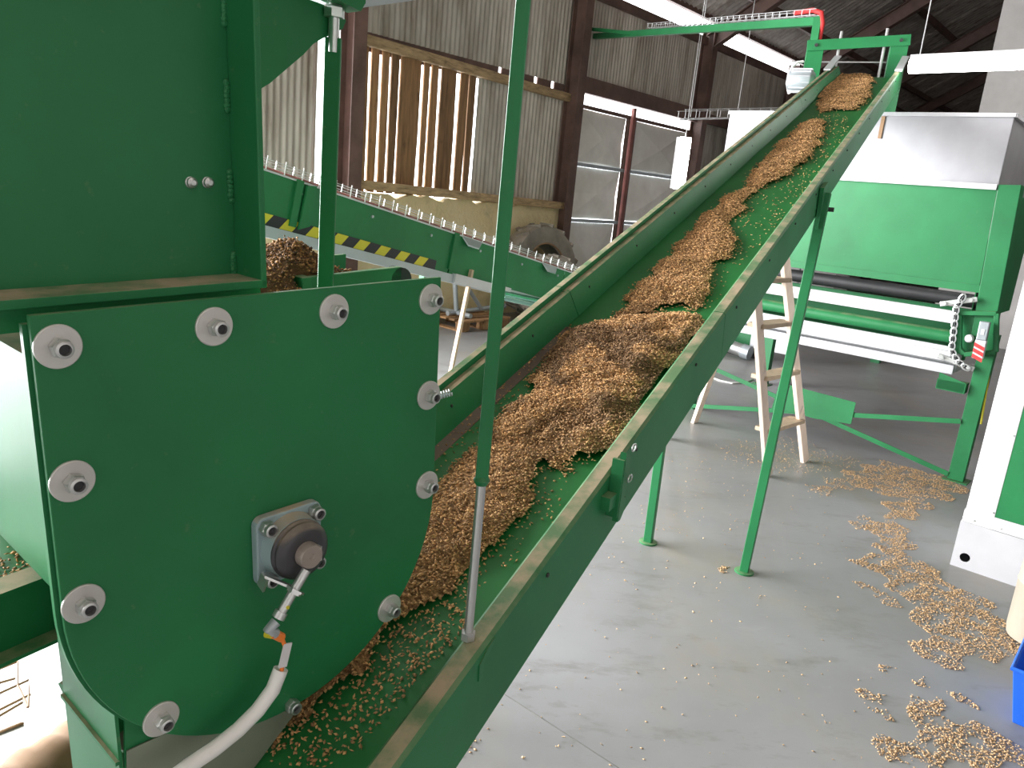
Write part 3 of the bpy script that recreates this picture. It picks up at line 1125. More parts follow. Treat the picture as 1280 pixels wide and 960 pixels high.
k0, k1, k2, k3 = [ml(*pl(x, y, .05), .05) for x, y in ((345, 777), (336, 787), (352, 797), (358, 812))]
obj('connector', MB().path([k0, k1, (k1 + k2) / 2], .0072, 12), M['galv'], sens, smooth=True)
obj('connector_grip', MB().path([(k1 * .8 + k2 * .2) - mb * .003, (k1 + k2) / 2 - mb * .001, k2], .0062, 12), M['orange'], sens, smooth=True)
obj('connector_band', MB().path([k1 - mb * .0045 - ma * .004, k1 * .7 + k2 * .3 - mb * .005], .0045, 10), M['yellow'], sens, smooth=True)
obj('signal_wire', MB().path([k2, k3, ml(*pl(352, 838, .045), .045)], .0028, 8), M['orange'], sens, smooth=True)
t0_, t1_ = ml(*pl(360, 804, .052), .052), ml(*pl(353, 834, .052), .052)
obj('cable_tag', MB().beam(t0_, t1_, .012, .002, side=ma), M['white_metal'], sens)
hp = [(351, 836), (341, 862), (322, 888), (298, 912), (268, 936), (235, 958), (200, 985)]
obj('white_hose', MB().path([ml(*pl(x, y, .04), .04) for x, y in hp], .0098, 14), M['hose'], sens, smooth=True)

# hopper above: recessed panel in an angle-iron frame
hc = -.035
hr = pl(334, 350, hc)[0]
hb0 = pl(330, 359, hc)[1]
hpan = hc - .060
obj('hopper_panel', MB().prism([ml(hr - .9, hb0, hpan), ml(hr, hb0, hpan), ml(hr, hb0 + 1.0, hpan), ml(hr - .9, hb0 + 1.0, hpan)], -mcv * .004), M['green'], mach)
fl1 = obj('corner_flange', MB().box(ml(hr - .004, hb0 + .5, (hc + hpan) / 2), ma * .004, mb * .5, mcv * .03), M['green'], mach, bevel=.0015)
obj('bottom_flange', MB().box(ml(hr - .45, hb0 + .004, (hc + hpan) / 2), ma * .45, mb * .005, mcv * .03), M['green_dusty'], mach, bevel=.001)
obj('lower_rail', MB().box(ml(hr - .45, hb0 - .014, hc - .02), ma * .45, mb * .013, mcv * .004), M['green'], mach)
obj('hopper_side', MB().box(ml(hr + .001, hb0 + .5, hpan - .25), ma * .002, mb * .5, mcv * .25), M['green'], mach)
obj('hopper_rear', MB().box(ml(hr - .45, hb0 + .5, hpan - .5), ma * .45, mb * .5, mcv * .003), M['green'], mach)
# weld beads
for yy0, yy1 in ((0, 32), (105, 138), (216, 250), (318, 340)):
    n_ = 7
    wb = MB()
    for k in range(n_):
        yk = yy0 + (yy1 - yy0) * k / (n_ - 1)
        xk = 292 + yk * .018
        a, b = pl(xk, yk, hpan)
        wb.lathe(ml(hr - .010, b, hpan + .001) + ma * random.uniform(-.001, .001), mcv, [(.0045, -.003), (.0045, .001), (.002, .0035)], 8)
    obj('weld_bead', wb, M['green'], mach, smooth=True)
for x in (238, 259):
    a, b = pl(x, 228, hpan)
    wo = obj('cap_screw', MB().lathe(ml(a, b, hpan), mcv, [(.0068, 0), (.0068, .0015), (.006, .002), (.006, .006), (.003, .0085)], 18), M['zinc'], mach, smooth=True)

# gusset that carries the rear hanger
gd = -.30
gp = [(312, -20), (312, 120), (338, 104), (380, 68), (392, 55), (404, 48), (418, 42), (429, 36), (433, 26), (427, 14), (400, 4), (372, -6)]
obj('gusset_plate', MB().prism([ml(*pl(x, y, gd), gd) for x, y in gp], -mcv * .01), M['green'], mach, bevel=.001)
obj('gusset_lip', MB().prism([ml(*pl(x, y, gd + .002), gd + .002) for x, y in ((372, -8), (396, -2), (434, 16), (440, 6), (440, -15), (372, -25))], mcv * .035), M['green'], mach)
gr_ = ml(*pl(418, 10, gd + .01), gd + .01)
# galvanised cross beam overhead
g0, g1 = dep(425, 6, 1.55), dep(560, -12, 1.9)
obj('cross_beam', MB().beam(g0 - nrm(g1 - g0) * .05 + Z * .02, g0 + (g1 - g0) * 2.0 + Z * .02, .05, .10, side=Z), M['galv'], mach)
# feet of the machine, out of view
for a, c in ((-.45, -.08), (-.45, -.7), (.18, -.72)):
    ft = ml(a, 0, c)
    obj('leg', MB().beam(A3(ft[0], ft[1], 0), ml(a, bT + .02, c), .05, .05, side=u), M['green'], mach)

# hanger rods
rdb = hit(585, 797, cv(0, -.012, .004), cn)
hang = thing('hanger_rod', rdb, 'hanger of zinc rod screwed into a green square tube, standing on the dusty conveyor rim', 'rod')
zj = hit(603, 580, rdb, -FW)[2]
obj('zinc_rod', MB().tube(rdb - Z * .004, A3(rdb[0], rdb[1], zj + .02), .0068, 16), M['zinc'], hang, smooth=True)
obj('green_tube', MB().beam(A3(rdb[0], rdb[1], zj), A3(rdb[0], rdb[1], 2.35), .0185, .014, side=A3(1, 0, 0)), M['green'], hang, bevel=.002)
obj('rod_nut', MB().lathe(rdb, Z, [(.0115, -.002), (.0115, .010)], 6), M['zinc'], hang)
obj('rod_weld', MB().lathe(A3(rdb[0], rdb[1], zj - .004), Z, [(.008, -.004), (.0125, .004), (.008, .009)], 10), M['green'], hang, smooth=True)
hk = rdb - cl * .0255
obj('rim_hook', MB().prism([hk - Z * .002 + ch * .028, hk - Z * .012 + ch * .026, hk - Z * .03 - ch * .0, hk - Z * .056 + ch * .0, hk - Z * .056 - ch * .012, hk - Z * .028 - ch * .014, hk - Z * .01 + ch * .008], -cl * .006), M['green'], hang)

hz0 = ml(hr, hb0 + .8, hpan)
obj('hanger_arm', MB().beam(A3(hz0[0], hz0[1], 2.36), A3(rdb[0], rdb[1], 2.36) + nrm(A3(rdb[0] - hz0[0], rdb[1] - hz0[1], 0)) * .04, .04, .04, side=Z), M['green'], mach)
q = gr_
hang2 = thing('hanger_rod', A3(q[0], q[1], 1.1), 'green hanger bar under the rounded gusset beside the hopper', 'rod')
zj2 = hit(415, 62, q, -FW)[2]
obj('zinc_rod', MB().tube(A3(q[0], q[1], zj2 - .002), q + Z * .03, .0085, 14), M['zinc'], hang2, smooth=True)
obj('rod_nut', MB().lathe(q - Z * .008, Z, [(.0165, -.006), (.0165, .008), (.014, .012)], 6), M['zinc'], hang2)
obj('green_tube', MB().beam(A3(q[0], q[1], 1.12), A3(q[0], q[1], zj2 + .02), .026, .010, side=A3(1, .1, 0)), M['green'], hang2, bevel=.002)

# spring between trough and conveyor
sp0, sp1 = dep(538, 498, 1.45), dep(566, 490, 1.45)
ax_ = nrm(sp1 - sp0)
e1 = nrm(np.cross(ax_, Z))
e2 = np.cross(ax_, e1)
coil = [sp0 + ax_ * (t / 60 * .042) + (e1 * math.cos(t * .9) + e2 * math.sin(t * .9)) * .0065 for t in range(60)]
obj('tension_spring', MB().path(coil, .0013, 6), M['galv'], conv, smooth=True)

# ------------------------------------------------------------------ feed trough full of mash behind
ftd = 2.05
f0, f1 = dep(372, 347, ftd), dep(500, 333, ftd + .22)
fd = nrm(f1 - f0)
fh = nrm(A3(fd[0], fd[1], 0))
fb_ = nrm(np.cross(Z, fh))
fb_ = fb_ if np.dot(fb_, FW) > 0 else -fb_
feed = thing('feed_trough', A3(*((f0 + f1) / 2)[:2], 0) + fb_ * .15, 'green feed trough heaped with dark damp mash behind the end plate', 'trough')
FL = float(np.linalg.norm(f1 - f0))
obj('front_wall', MB().box(f0 + fd * FL / 2 - Z * .06, fd * FL / 2, fb_ * .012, Z * .06), M['green'], feed, bevel=.003)
obj('end_post', MB().box(f0 + fd * .012 - Z * .06 - fb_ * .0, fd * .014, fb_ * .03, Z * .063), M['green'], feed, bevel=.002)
obj('rear_wall', MB().box(f0 + fd * (FL / 2 - .1) - Z * .06 + fb_ * .30, fd * (FL / 2 + .1), fb_ * .008, Z * .06), M['green'], feed)
obj('tail_roller', MB().tube(f1 - Z * .038 - fb_ * .012, f1 - Z * .038 + fb_ * .035, .036, 20), M['black'], feed, smooth=True)
obj('trough_floor', MB().box(f0 + fd * (FL / 2 - .1) - Z * .115 + fb_ * .15, fd * (FL / 2 + .12), fb_ * .15, Z * .004), M['green'], feed)
obj('side_tray', MB().box(f0 - fd * .13 - Z * .125 - fb_ * .075, fd * .12, fb_ * .09, Z * .004), M['green'], feed)
for s_, b_ in ((.05, .03), (FL - .05, .03), (.05, .27), (FL - .05, .27)):
    q = f0 + fd * s_ + fb_ * b_
    obj('leg', MB().beam(A3(q[0], q[1], 0), q - Z * .11, .04, .04, side=fh), M['green'], feed)
# mash heap
fg = 70
hm_pts, hm_c = [], []
ga, gb_ = np.meshgrid(np.linspace(-.24, FL - .02, fg), np.linspace(-.16, .29, 46), indexing='ij')
ln = vnoise((fg, 46), 10) * .6 + vnoise((fg, 46), 4) * .35 + vnoise((fg, 46), 2) * .2
hz = .085 * np.exp(-((ga - .07) / .10) ** 2 - ((gb_ - .16) / .13) ** 2) + .05 * np.exp(-((ga + .02) / .09) ** 2) - .035 + (ln - .55) * .045
front = np.clip(.014 - gb_, 0, 1)
hz = hz - front * .75
hz = np.where((gb_ < .014) & (ga > -.02), -.118, np.maximum(hz, -.115)) - np.clip((ga - .17) / .12, 0, 1) * .03
mp_ = f0[None, None] + ga[..., None] * fd + gb_[..., None] * fb_ + hz[..., None] * Z
mash = thing('mash_heap', f0 + fb_ * .15 - Z * .1, 'dark brown crumbly mash heaped in the feed trough', 'mash')
mash['kind'] = 'stuff'
me = bpy.data.meshes.new('mash_mass')
fs = [(i * 46 + j, (i + 1) * 46 + j, (i + 1) * 46 + j + 1, i * 46 + j + 1) for i in range(fg - 1) for j in range(45)]
me.from_pydata([tuple(q) for q in (mp_.reshape(-1, 3) - rootloc(mash))], [], fs)
ca = me.color_attributes.new('Col', 'FLOAT_COLOR', 'POINT')
cc_ = np.tile(A3(.13, .06, .02), (fg * 46, 1)) * rng.uniform(.6, 1.4, (fg * 46, 1))
ca.data.foreach_set('color', np.hstack([cc_, np.ones((fg * 46, 1))]).ravel())
me.materials.append(M['mash'])
o = bpy.data.objects.new('mash_mass', me)
COL.objects.link(o)
o.parent = mash
o['kind'] = 'stuff'
k_ = rng.integers(0, fg * 46, 9000)
pp = mp_.reshape(-1, 3)[k_] + rng.normal(0, .004, (9000, 3)) + Z * .002
cc_ = A3(.24, .115, .036) * rng.uniform(.2, 1.6, (9000, 1))
g_ = grains('mash_crumbs', pp, rng.uniform(.003, .0075, 9000), np.clip(cc_, 0, 1), Z, flat=.8, parent=mash)
g_['kind'] = 'stuff'

# ------------------------------------------------------------------ second conveyor in the background
c2a, c2b = dep(338, 216, 3.5), dep(737, 349, 6.05)
e = nrm(c2b - c2a)
eh = nrm(A3(e[0], e[1], 0))
eb = nrm(np.cross(Z, eh))
eb = eb if np.dot(eb, FW) > 0 else -eb
en = np.cross(e, eb)
en = en if en[2] > 0 else -en
c2a = c2a - e * 1.2
C2L = float(np.linalg.norm(c2b - c2a)) + .35


def c2(s, b, n):
    return c2a + e * s + eb * b + en * n


bc = c2(C2L * .5, .25, 0)
con2 = thing('belt_conveyor', A3(bc[0], bc[1], 0), 'dark green conveyor with wire cable tray and yellow-black tape, sloping down before the yellow wall', 'conveyor')
for s0_, s1_ in ((0, 2.55), (2.56, C2L - .75), (C2L - .74, C2L)):
    for b_ in (0, .5):
        hgt = .235 if s1_ < C2L else .20
        obj('side_panel', MB().box(c2((s0_ + s1_) / 2, b_, -hgt / 2), e * (s1_ - s0_) / 2, eb * .006, en * hgt / 2), M['green'], con2)
obj('belt', MB().box(c2(C2L / 2, .25, -.03), e * C2L / 2, eb * .245, en * .006), M['belt'], con2)
obj('return_pan', MB().box(c2(C2L / 2 - .2, .25, -.24), e * (C2L / 2 - .5), eb * .22, en * .004), M['alu'], con2)
for s_ in (1.36, 2.56, C2L - .4):
    obj('stiffener', MB().box(c2(s_, -.012, -.10), e * .02, eb * .008, en * .11), M['green'], con2)
obj('return_roller', MB().tube(c2(C2L - 1.5, -.02, -.235) - en * .05, c2(C2L - .85, -.02, -.235) - en * .04, .035, 20), paint('teal_chrome', (.25, .5, .42), .15, .1, metal=.8), con2, smooth=True)
for s_ in (C2L - 1.52, C2L - .85):
    obj('roller_bracket', MB().box(c2(s_, -.02, -.24), e * .015, eb * .02, en * .055), M['white_metal'], con2)
obj('under_rail', MB().box(c2(C2L - 1.72, -.015, -.255), e * .30, eb * .02, en * .028), M['alu'], con2)
obj('under_rail', MB().box(c2(1.9, .0, -.262), e * 1.5, eb * .02, en * .026), M['galv'], con2)
# hazard tape
s_end = (hit(545, 330, c2(0, -.01, -.235), eb) - c2a) @ e
tape = obj('hazard_tape', MB().box(c2((.6 + s_end) / 2, -.008, -.208), e * (s_end - .6) / 2, eb * .002, en * .027), M['tapeblack'], con2)
s_ = .66
while s_ < s_end - .1:
    q = [c2(s_, -.0108, -.234), c2(s_ + .075, -.0108, -.234), c2(s_ + .115, -.0108, -.182), c2(s_ + .04, -.0108, -.182)]
    obj('yellow_stripe', MB().prism(q, eb * .001), M['yellow'], tape)
    s_ += .158
for s_ in np.arange(.9, C2L - .1, .48):
    obj('panel_bolt', MB().tube(c2(s_, -.005, -.05), c2(s_, -.014, -.05), .008, 8), M['galv'], con2)
# wire tray with red cable
tray = obj('cable_tray', MB().path([c2(.2, .03, .01), c2(C2L - .1, .03, .01)], .004, 6), M['wire'], con2)
for b_, n_ in ((.10, .01), (.03, .035), (.10, .035), (.03, .06), (.10, .06)):
    obj('tray_wire', MB().path([c2(.2, b_, n_), c2(C2L - .1, b_, n_)], .0022, 5), M['wire'], tray)
s_ = .25
while s_ < C2L - .1:
    obj('tray_rung', MB().path([c2(s_, .03, .075), c2(s_, .03, .006), c2(s_, .10, .006), c2(s_, .10, .075)], .0036, 5), M['wire'], tray)
    s_ += .105
obj('red_cable', MB().path([c2(.2, .05, .018), c2(C2L - .1, .05, .018)], .010, 8), M['redsteel'], tray)
obj('edge_trim', MB().box(c2(C2L / 2, .0, .004), e * C2L / 2, eb * .012, en * .004), M['alu'], con2)
for s_ in (2.62, 3.55):
    obj('tray_bracket', MB().prism([c2(s_, -.01, -.005), c2(s_ + .2, -.01, -.005), c2(s_ + .13, -.05, -.05), c2(s_ + .02, -.05, -.05)], en * .01), M['galv'], con2)
# legs
for px, py, gx_, gy_ in ((588, 345, 540, 492),):
    tp = hit(px, py, c2(0, -.02, 0), eb)
    bt = flr(535, 520)
    bt = A3(tp[0] - eh[0] * .05, tp[1] - eh[1] * .05, 0) - eh * .25 - eb * .05
    obj('timber_strut', MB().beam(bt, tp + nrm(tp - bt) * .04, .020, .024, side=eh), M['treadwood'], con2)
    sb_ = (tp - c2a) @ e
for s_, b_ in ((.5, .02), (.5, .48), (sb_ + .1, .45), (C2L - .25, .06), (C2L - .25, .44)):
    q = c2(s_, b_, -.23)
    obj('leg', MB().beam(A3(q[0], q[1], 0), q, .045, .045, side=eh), M['green'], con2)
# hanging clamp on the tape
q = c2((hit(385, 262, c2(0, -.01, 0), eb) - c2a) @ e, -.02, -.12)
obj('clamp_bar', MB().prism([q + Z * .12 - eh * .02, q + Z * .12 + eh * .035, q - Z * .07 - eh * .0, q - Z * .085 - eh * .07, q - Z * .05 - eh * .06], -eb * .012), M['green'], con2)

# ------------------------------------------------------------------ cross conveyor at the lower left
xz = 1.10
x0, x1 = flr(0, 742, xz), flr(64, 718, xz)
xd = nrm(x1 - x0)
xb = nrm(np.cross(Z, xd))
xb = xb if np.dot(xb, FW) > 0 else -xb
X0, XL = x0 - xd * .5, .66
cross = thing('tail_conveyor', A3(*(X0 + xd * .4 + xb * .2)[:2], 0), 'low green channel conveyor with dusty flanges beside the trough wall', 'conveyor')
obj('top_flange', MB().box(X0 + xd * XL / 2 + xb * .015, xd * XL / 2, xb * .022, Z * .003), M['green_dusty'], cross)
obj('channel_web', MB().box(X0 + xd * XL / 2 - Z * .045, xd * XL / 2, xb * .003, Z * .045), M['green'], cross)
obj('bottom_flange', MB().box(X0 + xd * XL / 2 - Z * .09 - xb * .012, xd * XL / 2, xb * .018, Z * .003), M['green_dusty'], cross)
obj('belt', MB().box(X0 + xd * XL / 2 + xb * .22 - Z * .02, xd * XL / 2, xb * .18, Z * .003), M['belt'], cross)
obj('rear_web', MB().box(X0 + xd * XL / 2 + xb * .41 - Z * .04, xd * XL / 2, xb * .003, Z * .05), M['green'], cross)
for s_ in (.08, .3):
    for b_ in (.01, .40):
        q = X0 + xd * s_ + xb * b_
        obj('leg', MB().beam(A3(q[0], q[1], 0), q - Z * .09, .04, .04, side=xd), M['green'], cross)
obj('rubber_buffer', MB().lathe(X0 + xd * (.5 + .26) - Z * .093 - xb * .01, -Z, [(.02, 0), (.022, .008), (.012, .02)], 14), M['black'], cross, smooth=True)
n = 900
t_, b2_ = rng.uniform(.2, XL, n), np.abs(rng.normal(0, .05, n)) + .035
pp = X0[None] + t_[:, None] * xd + np.clip(b2_, .03, .36)[:, None] * xb - Z * .014
g_ = grains('tail_grain', pp, rng.uniform(.003, .006, n), np.clip(A3(.45, .25, .1) * rng.uniform(.5, 1.5, (n, 1)), 0, 1), Z)
tag(g_, 'loose brown chips lying along the flange of the low channel conveyor', 'grain')
g_['kind'] = 'stuff'

# ------------------------------------------------------------------ things along the long wall
# tractor tyre leaning on the wall


def tyre(name, c, axis, R, wd_, lugs, label):
    t = thing(name, A3(c[0], c[1], 0), label, 'tyre')
    axis = nrm(axis)
    prof = [(R * .56, -wd_ * .36), (R * .60, -wd_ * .46), (R * .78, -wd_ * .52), (R * .93, -wd_ * .47), (R * .975, -wd_ * .30), (R * .985, 0),
            (R * .975, wd_ * .30), (R * .93, wd_ * .47), (R * .78, wd_ * .52), (R * .60, wd_ * .46), (R * .56, wd_ * .36), (R * .60, wd_ * .3), (R * .75, 0), (R * .60, -wd_ * .3), (R * .56, -wd_ * .36)]
    m_ = MB()
    e1 = nrm(np.cross(axis, Z if abs(axis[2]) < .9 else u))
    e2 = np.cross(axis, e1)
    n_ = 48
    for r, h in prof:
        for k in range(n_):
            a_ = 2 * math.pi * k / n_
            m_.v.append(tuple(c + axis * h + (e1 * math.cos(a_) + e2 * math.sin(a_)) * r))
    for i in range(len(prof) - 1):
        for k in range(n_):
            k2 = (k + 1) % n_
            m_.f.append((i * n_ + k, i * n_ + k2, (i + 1) * n_ + k2, (i + 1) * n_ + k))
    obj('carcass', m_, M['rubber'], t, smooth=True)
    for k in range(lugs):
        for sg_ in (-1, 1):
            a_ = 2 * math.pi * (k + (.5 if sg_ > 0 else 0)) / lugs
            b_ = a_ + .16
            q0_ = c + axis * (sg_ * wd_ * .03) + (e1 * math.cos(b_) + e2 * math.sin(b_)) * R * .985
            q1_ = c + axis * (sg_ * wd_ * .47) + (e1 * math.cos(a_) + e2 * math.sin(a_)) * R * .955
            obj('tread_lug', MB().beam(q0_, q1_, R * .07, R * .085, side=(e1 * math.cos(a_) + e2 * math.sin(a_))), M['rubber'], t)
    ring = [c + axis * (wd_ * .44) + (e1 * math.cos(a_) + e2 * math.sin(a_)) * R * .58 for a_ in np.linspace(0, 2 * math.pi, 40, endpoint=False)]
    obj('bead_ring', MB().path(ring, R * .02, 6, close=True), M['rim'], t, smooth=True)
    return t


ty = flr(668, 385)
tw = wl((ty - WP) @ u - .62, .64, .42)
tyre('tractor_tyre', tw, w * .96 + u * -.1 + Z * .12, .64, .36, 16, 'large dusty tractor tyre standing against the yellow wall')
ty2 = wl((hit(625, 372, WP, w) - WP) @ u, .46, .88)
tyre('tractor_tyre', ty2, w * .93 + u * -.3 + Z * .05, .46, .30, 14, 'muddy lugged tyre standing half hidden under the sloping conveyor')

# pallet with a grey tubular jack on it
pc = wl((flr(566, 402) - WP) @ u, 0, .55)
pal = thing('pallet', A3(pc[0], pc[1], 0), 'small wooden pallet on the floor carrying a grey tube stand', 'pallet')
pu, pw = u, w
for k in range(5):
    obj('deck_board', MB().box(pc + pw * (-.3 + k * .15) * 1.0 + Z * .125, pu * .42, pw * .05, Z * .011), M['plank'], pal)
for du in (-.36, 0, .36):
    for dw in (-.26, .28):
        obj('block', MB().box(pc + pu * du + pw * dw + Z * .065, pu * .06, pw * .06, Z * .05), M['plank'], pal)
    obj('bottom_board', MB().box(pc + pu * du + Z * .008, pu * .05, pw * .33, Z * .0075), M['plank'], pal)
jk = pc + Z * .14
jack = thing('tube_stand', jk, 'grey tubular steel stand lying on the small pallet', 'stand')
obj('base_tube', MB().tube(jk - u * .35 + Z * .03, jk + u * .75 + Z * .06 - w * .05, .03, 12), M['galv'], jack, smooth=True)
obj('cross_tube', MB().tube(jk - w * .3 - u * .2 + Z * .03, jk + w * .25 - u * .2 + Z * .03, .03, 12), M['galv'], jack, smooth=True)
obj('upright_tube', MB().tube(jk - u * .2 + Z * .03, jk - u * .32 + Z * .75, .03, 12), M['galv'], jack, smooth=True)
obj('stay_tube', MB().tube(jk + u * .25 + Z * .05, jk - u * .3 + Z * .6, .025, 12), M['galv'], jack, smooth=True)

# white storage tank past the doors
tk = wl(6.55, 0, 1.55)
tank = thing('storage_tank', tk, 'tall white panelled storage tank between the silver doors and the conveyor', 'tank')
n_ = 10
for k in range(n_):
    a0, a1 = 2 * math.pi * (k + .02) / n_, 2 * math.pi * (k + .98) / n_
    r_ = 1.15
    q = [tk + (u * math.cos(t) + w * math.sin(t)) * r_ for t in (a0, (a0 * 2 + a1) / 3, (a0 + a1 * 2) / 3, a1)]
    inn = [tk + (u * math.cos(t) + w * math.sin(t)) * (r_ - .03) for t in (a1, (a0 + a1 * 2) / 3, (a0 * 2 + a1) / 3, a0)]
    obj('wall_panel', MB().prism(q + inn, Z * 3.28), M['white_metal'], tank)
obj('lid', MB().lathe(tk + Z * 3.28, Z, [(1.14, 0), (1.1, .03), (.1, .12)], 30), M['white_metal'], tank)

# wire cable tray over the tank
def wtray(name, a_, b_, wd_, ht, step, label, parent=None, r=.006):
    d_ = nrm(b_ - a_)
    sd_ = nrm(np.cross(d_, Z))
    t = thing(name, a_, label, 'cable tray')
    L = float(np.linalg.norm(b_ - a_))
    for s_ in (-wd_ / 2, 0, wd_ / 2):
        obj('long_wire', MB().path([a_ + sd_ * s_, b_ + sd_ * s_], r, 5), M['wire'], t)
    for s_ in (-wd_ / 2, wd_ / 2):
        obj('long_wire', MB().path([a_ + sd_ * s_ + Z * ht, b_ + sd_ * s_ + Z * ht], r, 5), M['wire'], t)
    s_ = .02
    while s_ < L:
        p_ = a_ + d_ * s_
        obj('rung', MB().path([p_ - sd_ * wd_ / 2 + Z * ht, p_ - sd_ * wd_ / 2, p_ + sd_ * wd_ / 2, p_ + sd_ * wd_ / 2 + Z * ht], r, 5), M['wire'], t)
        s_ += step
    return t


tra, trb = dep(850, 149, 11.2), dep(985, 146, 11.4)
wtray('wire_cable_tray', tra, trb, .3, .12, .16, 'galvanised wire tray running level across the top of the white tank')
for k, (px, py0) in enumerate(((863, 146), (921, 146))):
    q = dep(px, py0, 11.25)
    tag(obj('suspension_wire', MB().path([q, A3(q[0], q[1], roofz(q))], .006, 5), M['wire']), ['thin wire holding up the door end of the wire tray', 'thin wire holding up the wire tray above the white tank'][k], 'wire')

# fluorescent lamps


def lamp(name, a_, b_, r, label, wires):
    t = thing(name, (a_ + b_) / 2, label, 'lamp')
    d_ = nrm(b_ - a_)
    obj('diffuser', MB().path([a_, a_ + d_ * .02, b_ - d_ * .02, b_], r, 20), M['lamp'], t, smooth=True)
    bk = Z if abs(d_[2]) < .8 else -w
    obj('housing', MB().beam(a_, b_, .05, r * 1.6, side=bk) if False else MB().box((a_ + b_) / 2 + bk * r * .9, (b_ - a_) / 2, nrm(np.cross(d_, bk)) * r * .8, bk * r * .3), M['white_metal'], t)
    for q in wires:
        obj('wire', MB().path([q[0], A3(q[1][0], q[1][1], roofz(q[1]))], .004, 5), M['wire'], t)
    return t


la = dep(1138, 82, 5.6)
lb = la - v * 1.55 * 1.0 + Z * .02
lamp('fluorescent_lamp', la, lb, .055, 'long glowing fluorescent lamp hung above the steel hopper', [(la + Z * .05 - v * .05, la + Z * 2.2 - v * .05), (lb + Z * .05 + v * .2, lb + Z * 2.2 + v * .2)])
lc = dep(857, 172, 9.6)
ld = lc - Z * .62
lamp('fluorescent_lamp', lc, ld, .075, 'bright tube lamp hanging upright in front of the white tank', [(lc, lc + Z * 2.4)])

# overhead green beam with wire tray and red conduit
ba, bb = dep(722, 47, 11.7), dep(1023, 27, 6.9)
bm_ = thing('support_tube', bb - Z * .3, 'long green square tube running overhead from the column to the conveyor head', 'beam')
obj('tube', MB().beam(ba, bb, .07, .07, side=Z), M['green'], bm_)
obj('drop_tube', MB().beam(bb + Z * .03, dep(1015, 76, 6.9), .07, .07, side=u), M['green'], bm_)
bt_ = dep(686, 31, 11.7)
obj('branch_tube', MB().beam(bt_, ba + (bb - ba) * .35, .045, .045, side=Z), M['green'], bm_)
d_ = nrm(bb - ba)
L = float(np.linalg.norm(bb - ba))
wt = wtray('wire_cable_tray', ba + d_ * L * .42 + Z * .05, bb + Z * .05, .09, .05, .11, 'narrow wire tray lying on top of the long green overhead tube', r=.004)
rc_ = [bb - d_ * .35 + Z * .09, bb - d_ * .1 + Z * .10, bb + d_ * .02 + Z * .07, bb + d_ * .06 - Z * .02, bb + d_ * .05 - Z * .2]
tag(obj('conduit', MB().path(rc_, .022, 10), M['red'], smooth=True), 'short red flexible conduit bending down at the end of the overhead tube', 'conduit')

# ------------------------------------------------------------------ grading machine on the right
M0 = flr(1195, 600)


def gm(V, z, d_=0.0):
    return M0 + v * V + Z * z + u * d_


grad = thing('grading_machine', gm(1.1, 0, .8), 'big green grading machine with stainless hopper and white rollers below', 'machine')
DD = 1.55
V0, V1 = .17, 2.15


def panel(name, poly, th, mat, par=grad, **k):
    return obj(name, MB().prism(poly, th), mat, par, **k)


hop = panel('hopper_front', [gm(V0, 2.0), gm(V1, 2.0), gm(V1, 2.45), gm(V0, 2.45)], u * .004, M['steel'])
panel('hopper_end', [gm(V0, 2.0), gm(V0, 2.45), gm(V0, 2.45, DD), gm(V0, 2.0, DD)], v * .004, M['steel'])
panel('hopper_end', [gm(V1, 2.0), gm(V1, 2.45), gm(V1, 2.45, DD), gm(V1, 2.0, DD)], -v * .004, M['steel'])
panel('hopper_rear', [gm(V0, 2.0, DD), gm(V1, 2.0, DD), gm(V1, 2.45, DD), gm(V0, 2.45, DD)], -u * .004, M['steel'])
obj('hopper_lip', MB().beam(gm(V0 - .01, 2.45, -.012), gm(V1, 2.45, -.012), .025, .03, side=Z), M['alu'], grad)
obj('hopper_lip', MB().beam(gm(V0 - .006, 2.45, -.02), gm(V0 - .006, 2.45, DD), .025, .025, side=Z), M['alu'], grad)
obj('hopper_ledge', MB().beam(gm(V0, 2.0, -.02), gm(V1, 2.0, -.02), .035, .05, side=Z), M['white_metal'], grad)
obj('hopper_strap', MB().box(gm(.97, 2.36, -.006), v * .012, Z * .075, u * .004), M['rim'], grad)
panel('green_front', [gm(V0 - .03, 1.36, -.005), gm(V1, 1.36, -.005), gm(V1, 1.985, -.005), gm(V0, 1.985, -.005)], u * .004, M['green'])
obj('green_skirt', MB().beam(gm(V0 - .06, 1.335, -.012), gm(V1, 1.335, -.012), .05, .012, side=Z), M['green'], grad)
panel('green_end', [gm(V0 - .02, 1.1, 0), gm(V0 - .02, 1.985, 0), gm(V0 - .02, 1.985, DD), gm(V0 - .02, 1.1, DD)], v * .004, M['green'])
panel('green_end', [gm(V1, 1.1, 0), gm(V1, 1.985, 0), gm(V1, 1.985, DD), gm(V1, 1.1, DD)], -v * .004, M['green'])
obj('front_roller', MB().tube(gm(.12, 1.245, .05), gm(V1, 1.245, .05), .046, 24), M['black'], grad, smooth=True)
obj('upper_rail', MB().beam(gm(.22, 1.125, -.03), gm(V1, 1.125, -.03), .085, .04, side=Z), M['white_metal'], grad, bevel=.006)
obj('inner_wall', MB().box(gm(1.15, 1.0, .16), v * 1.0, Z * .18, u * .01), M['green'], grad)
obj('green_roller', MB().tube(gm(.24, .985, .02), gm(V1, .985, .02), .045, 24), M['green'], grad, smooth=True)
obj('lower_rail', MB().beam(gm(.2, .855, -.03), gm(V1, .855, -.03), .07, .04, side=Z), M['white_metal'], grad, bevel=.006)
obj('grey_apron', MB().beam(gm(.2, .905, -.005), gm(V1, .905, -.005), .03, .03, side=Z), M['alu'], grad)
obj('bottom_rail', MB().beam(gm(.17, .765, -.02), gm(V1, .765, -.02), .065, .04, side=Z), M['alu'], grad, bevel=.005)
obj('bed', MB().box(gm(1.15, .80, .8), v * .98, u * .75, Z * .06), M['alu'], grad)
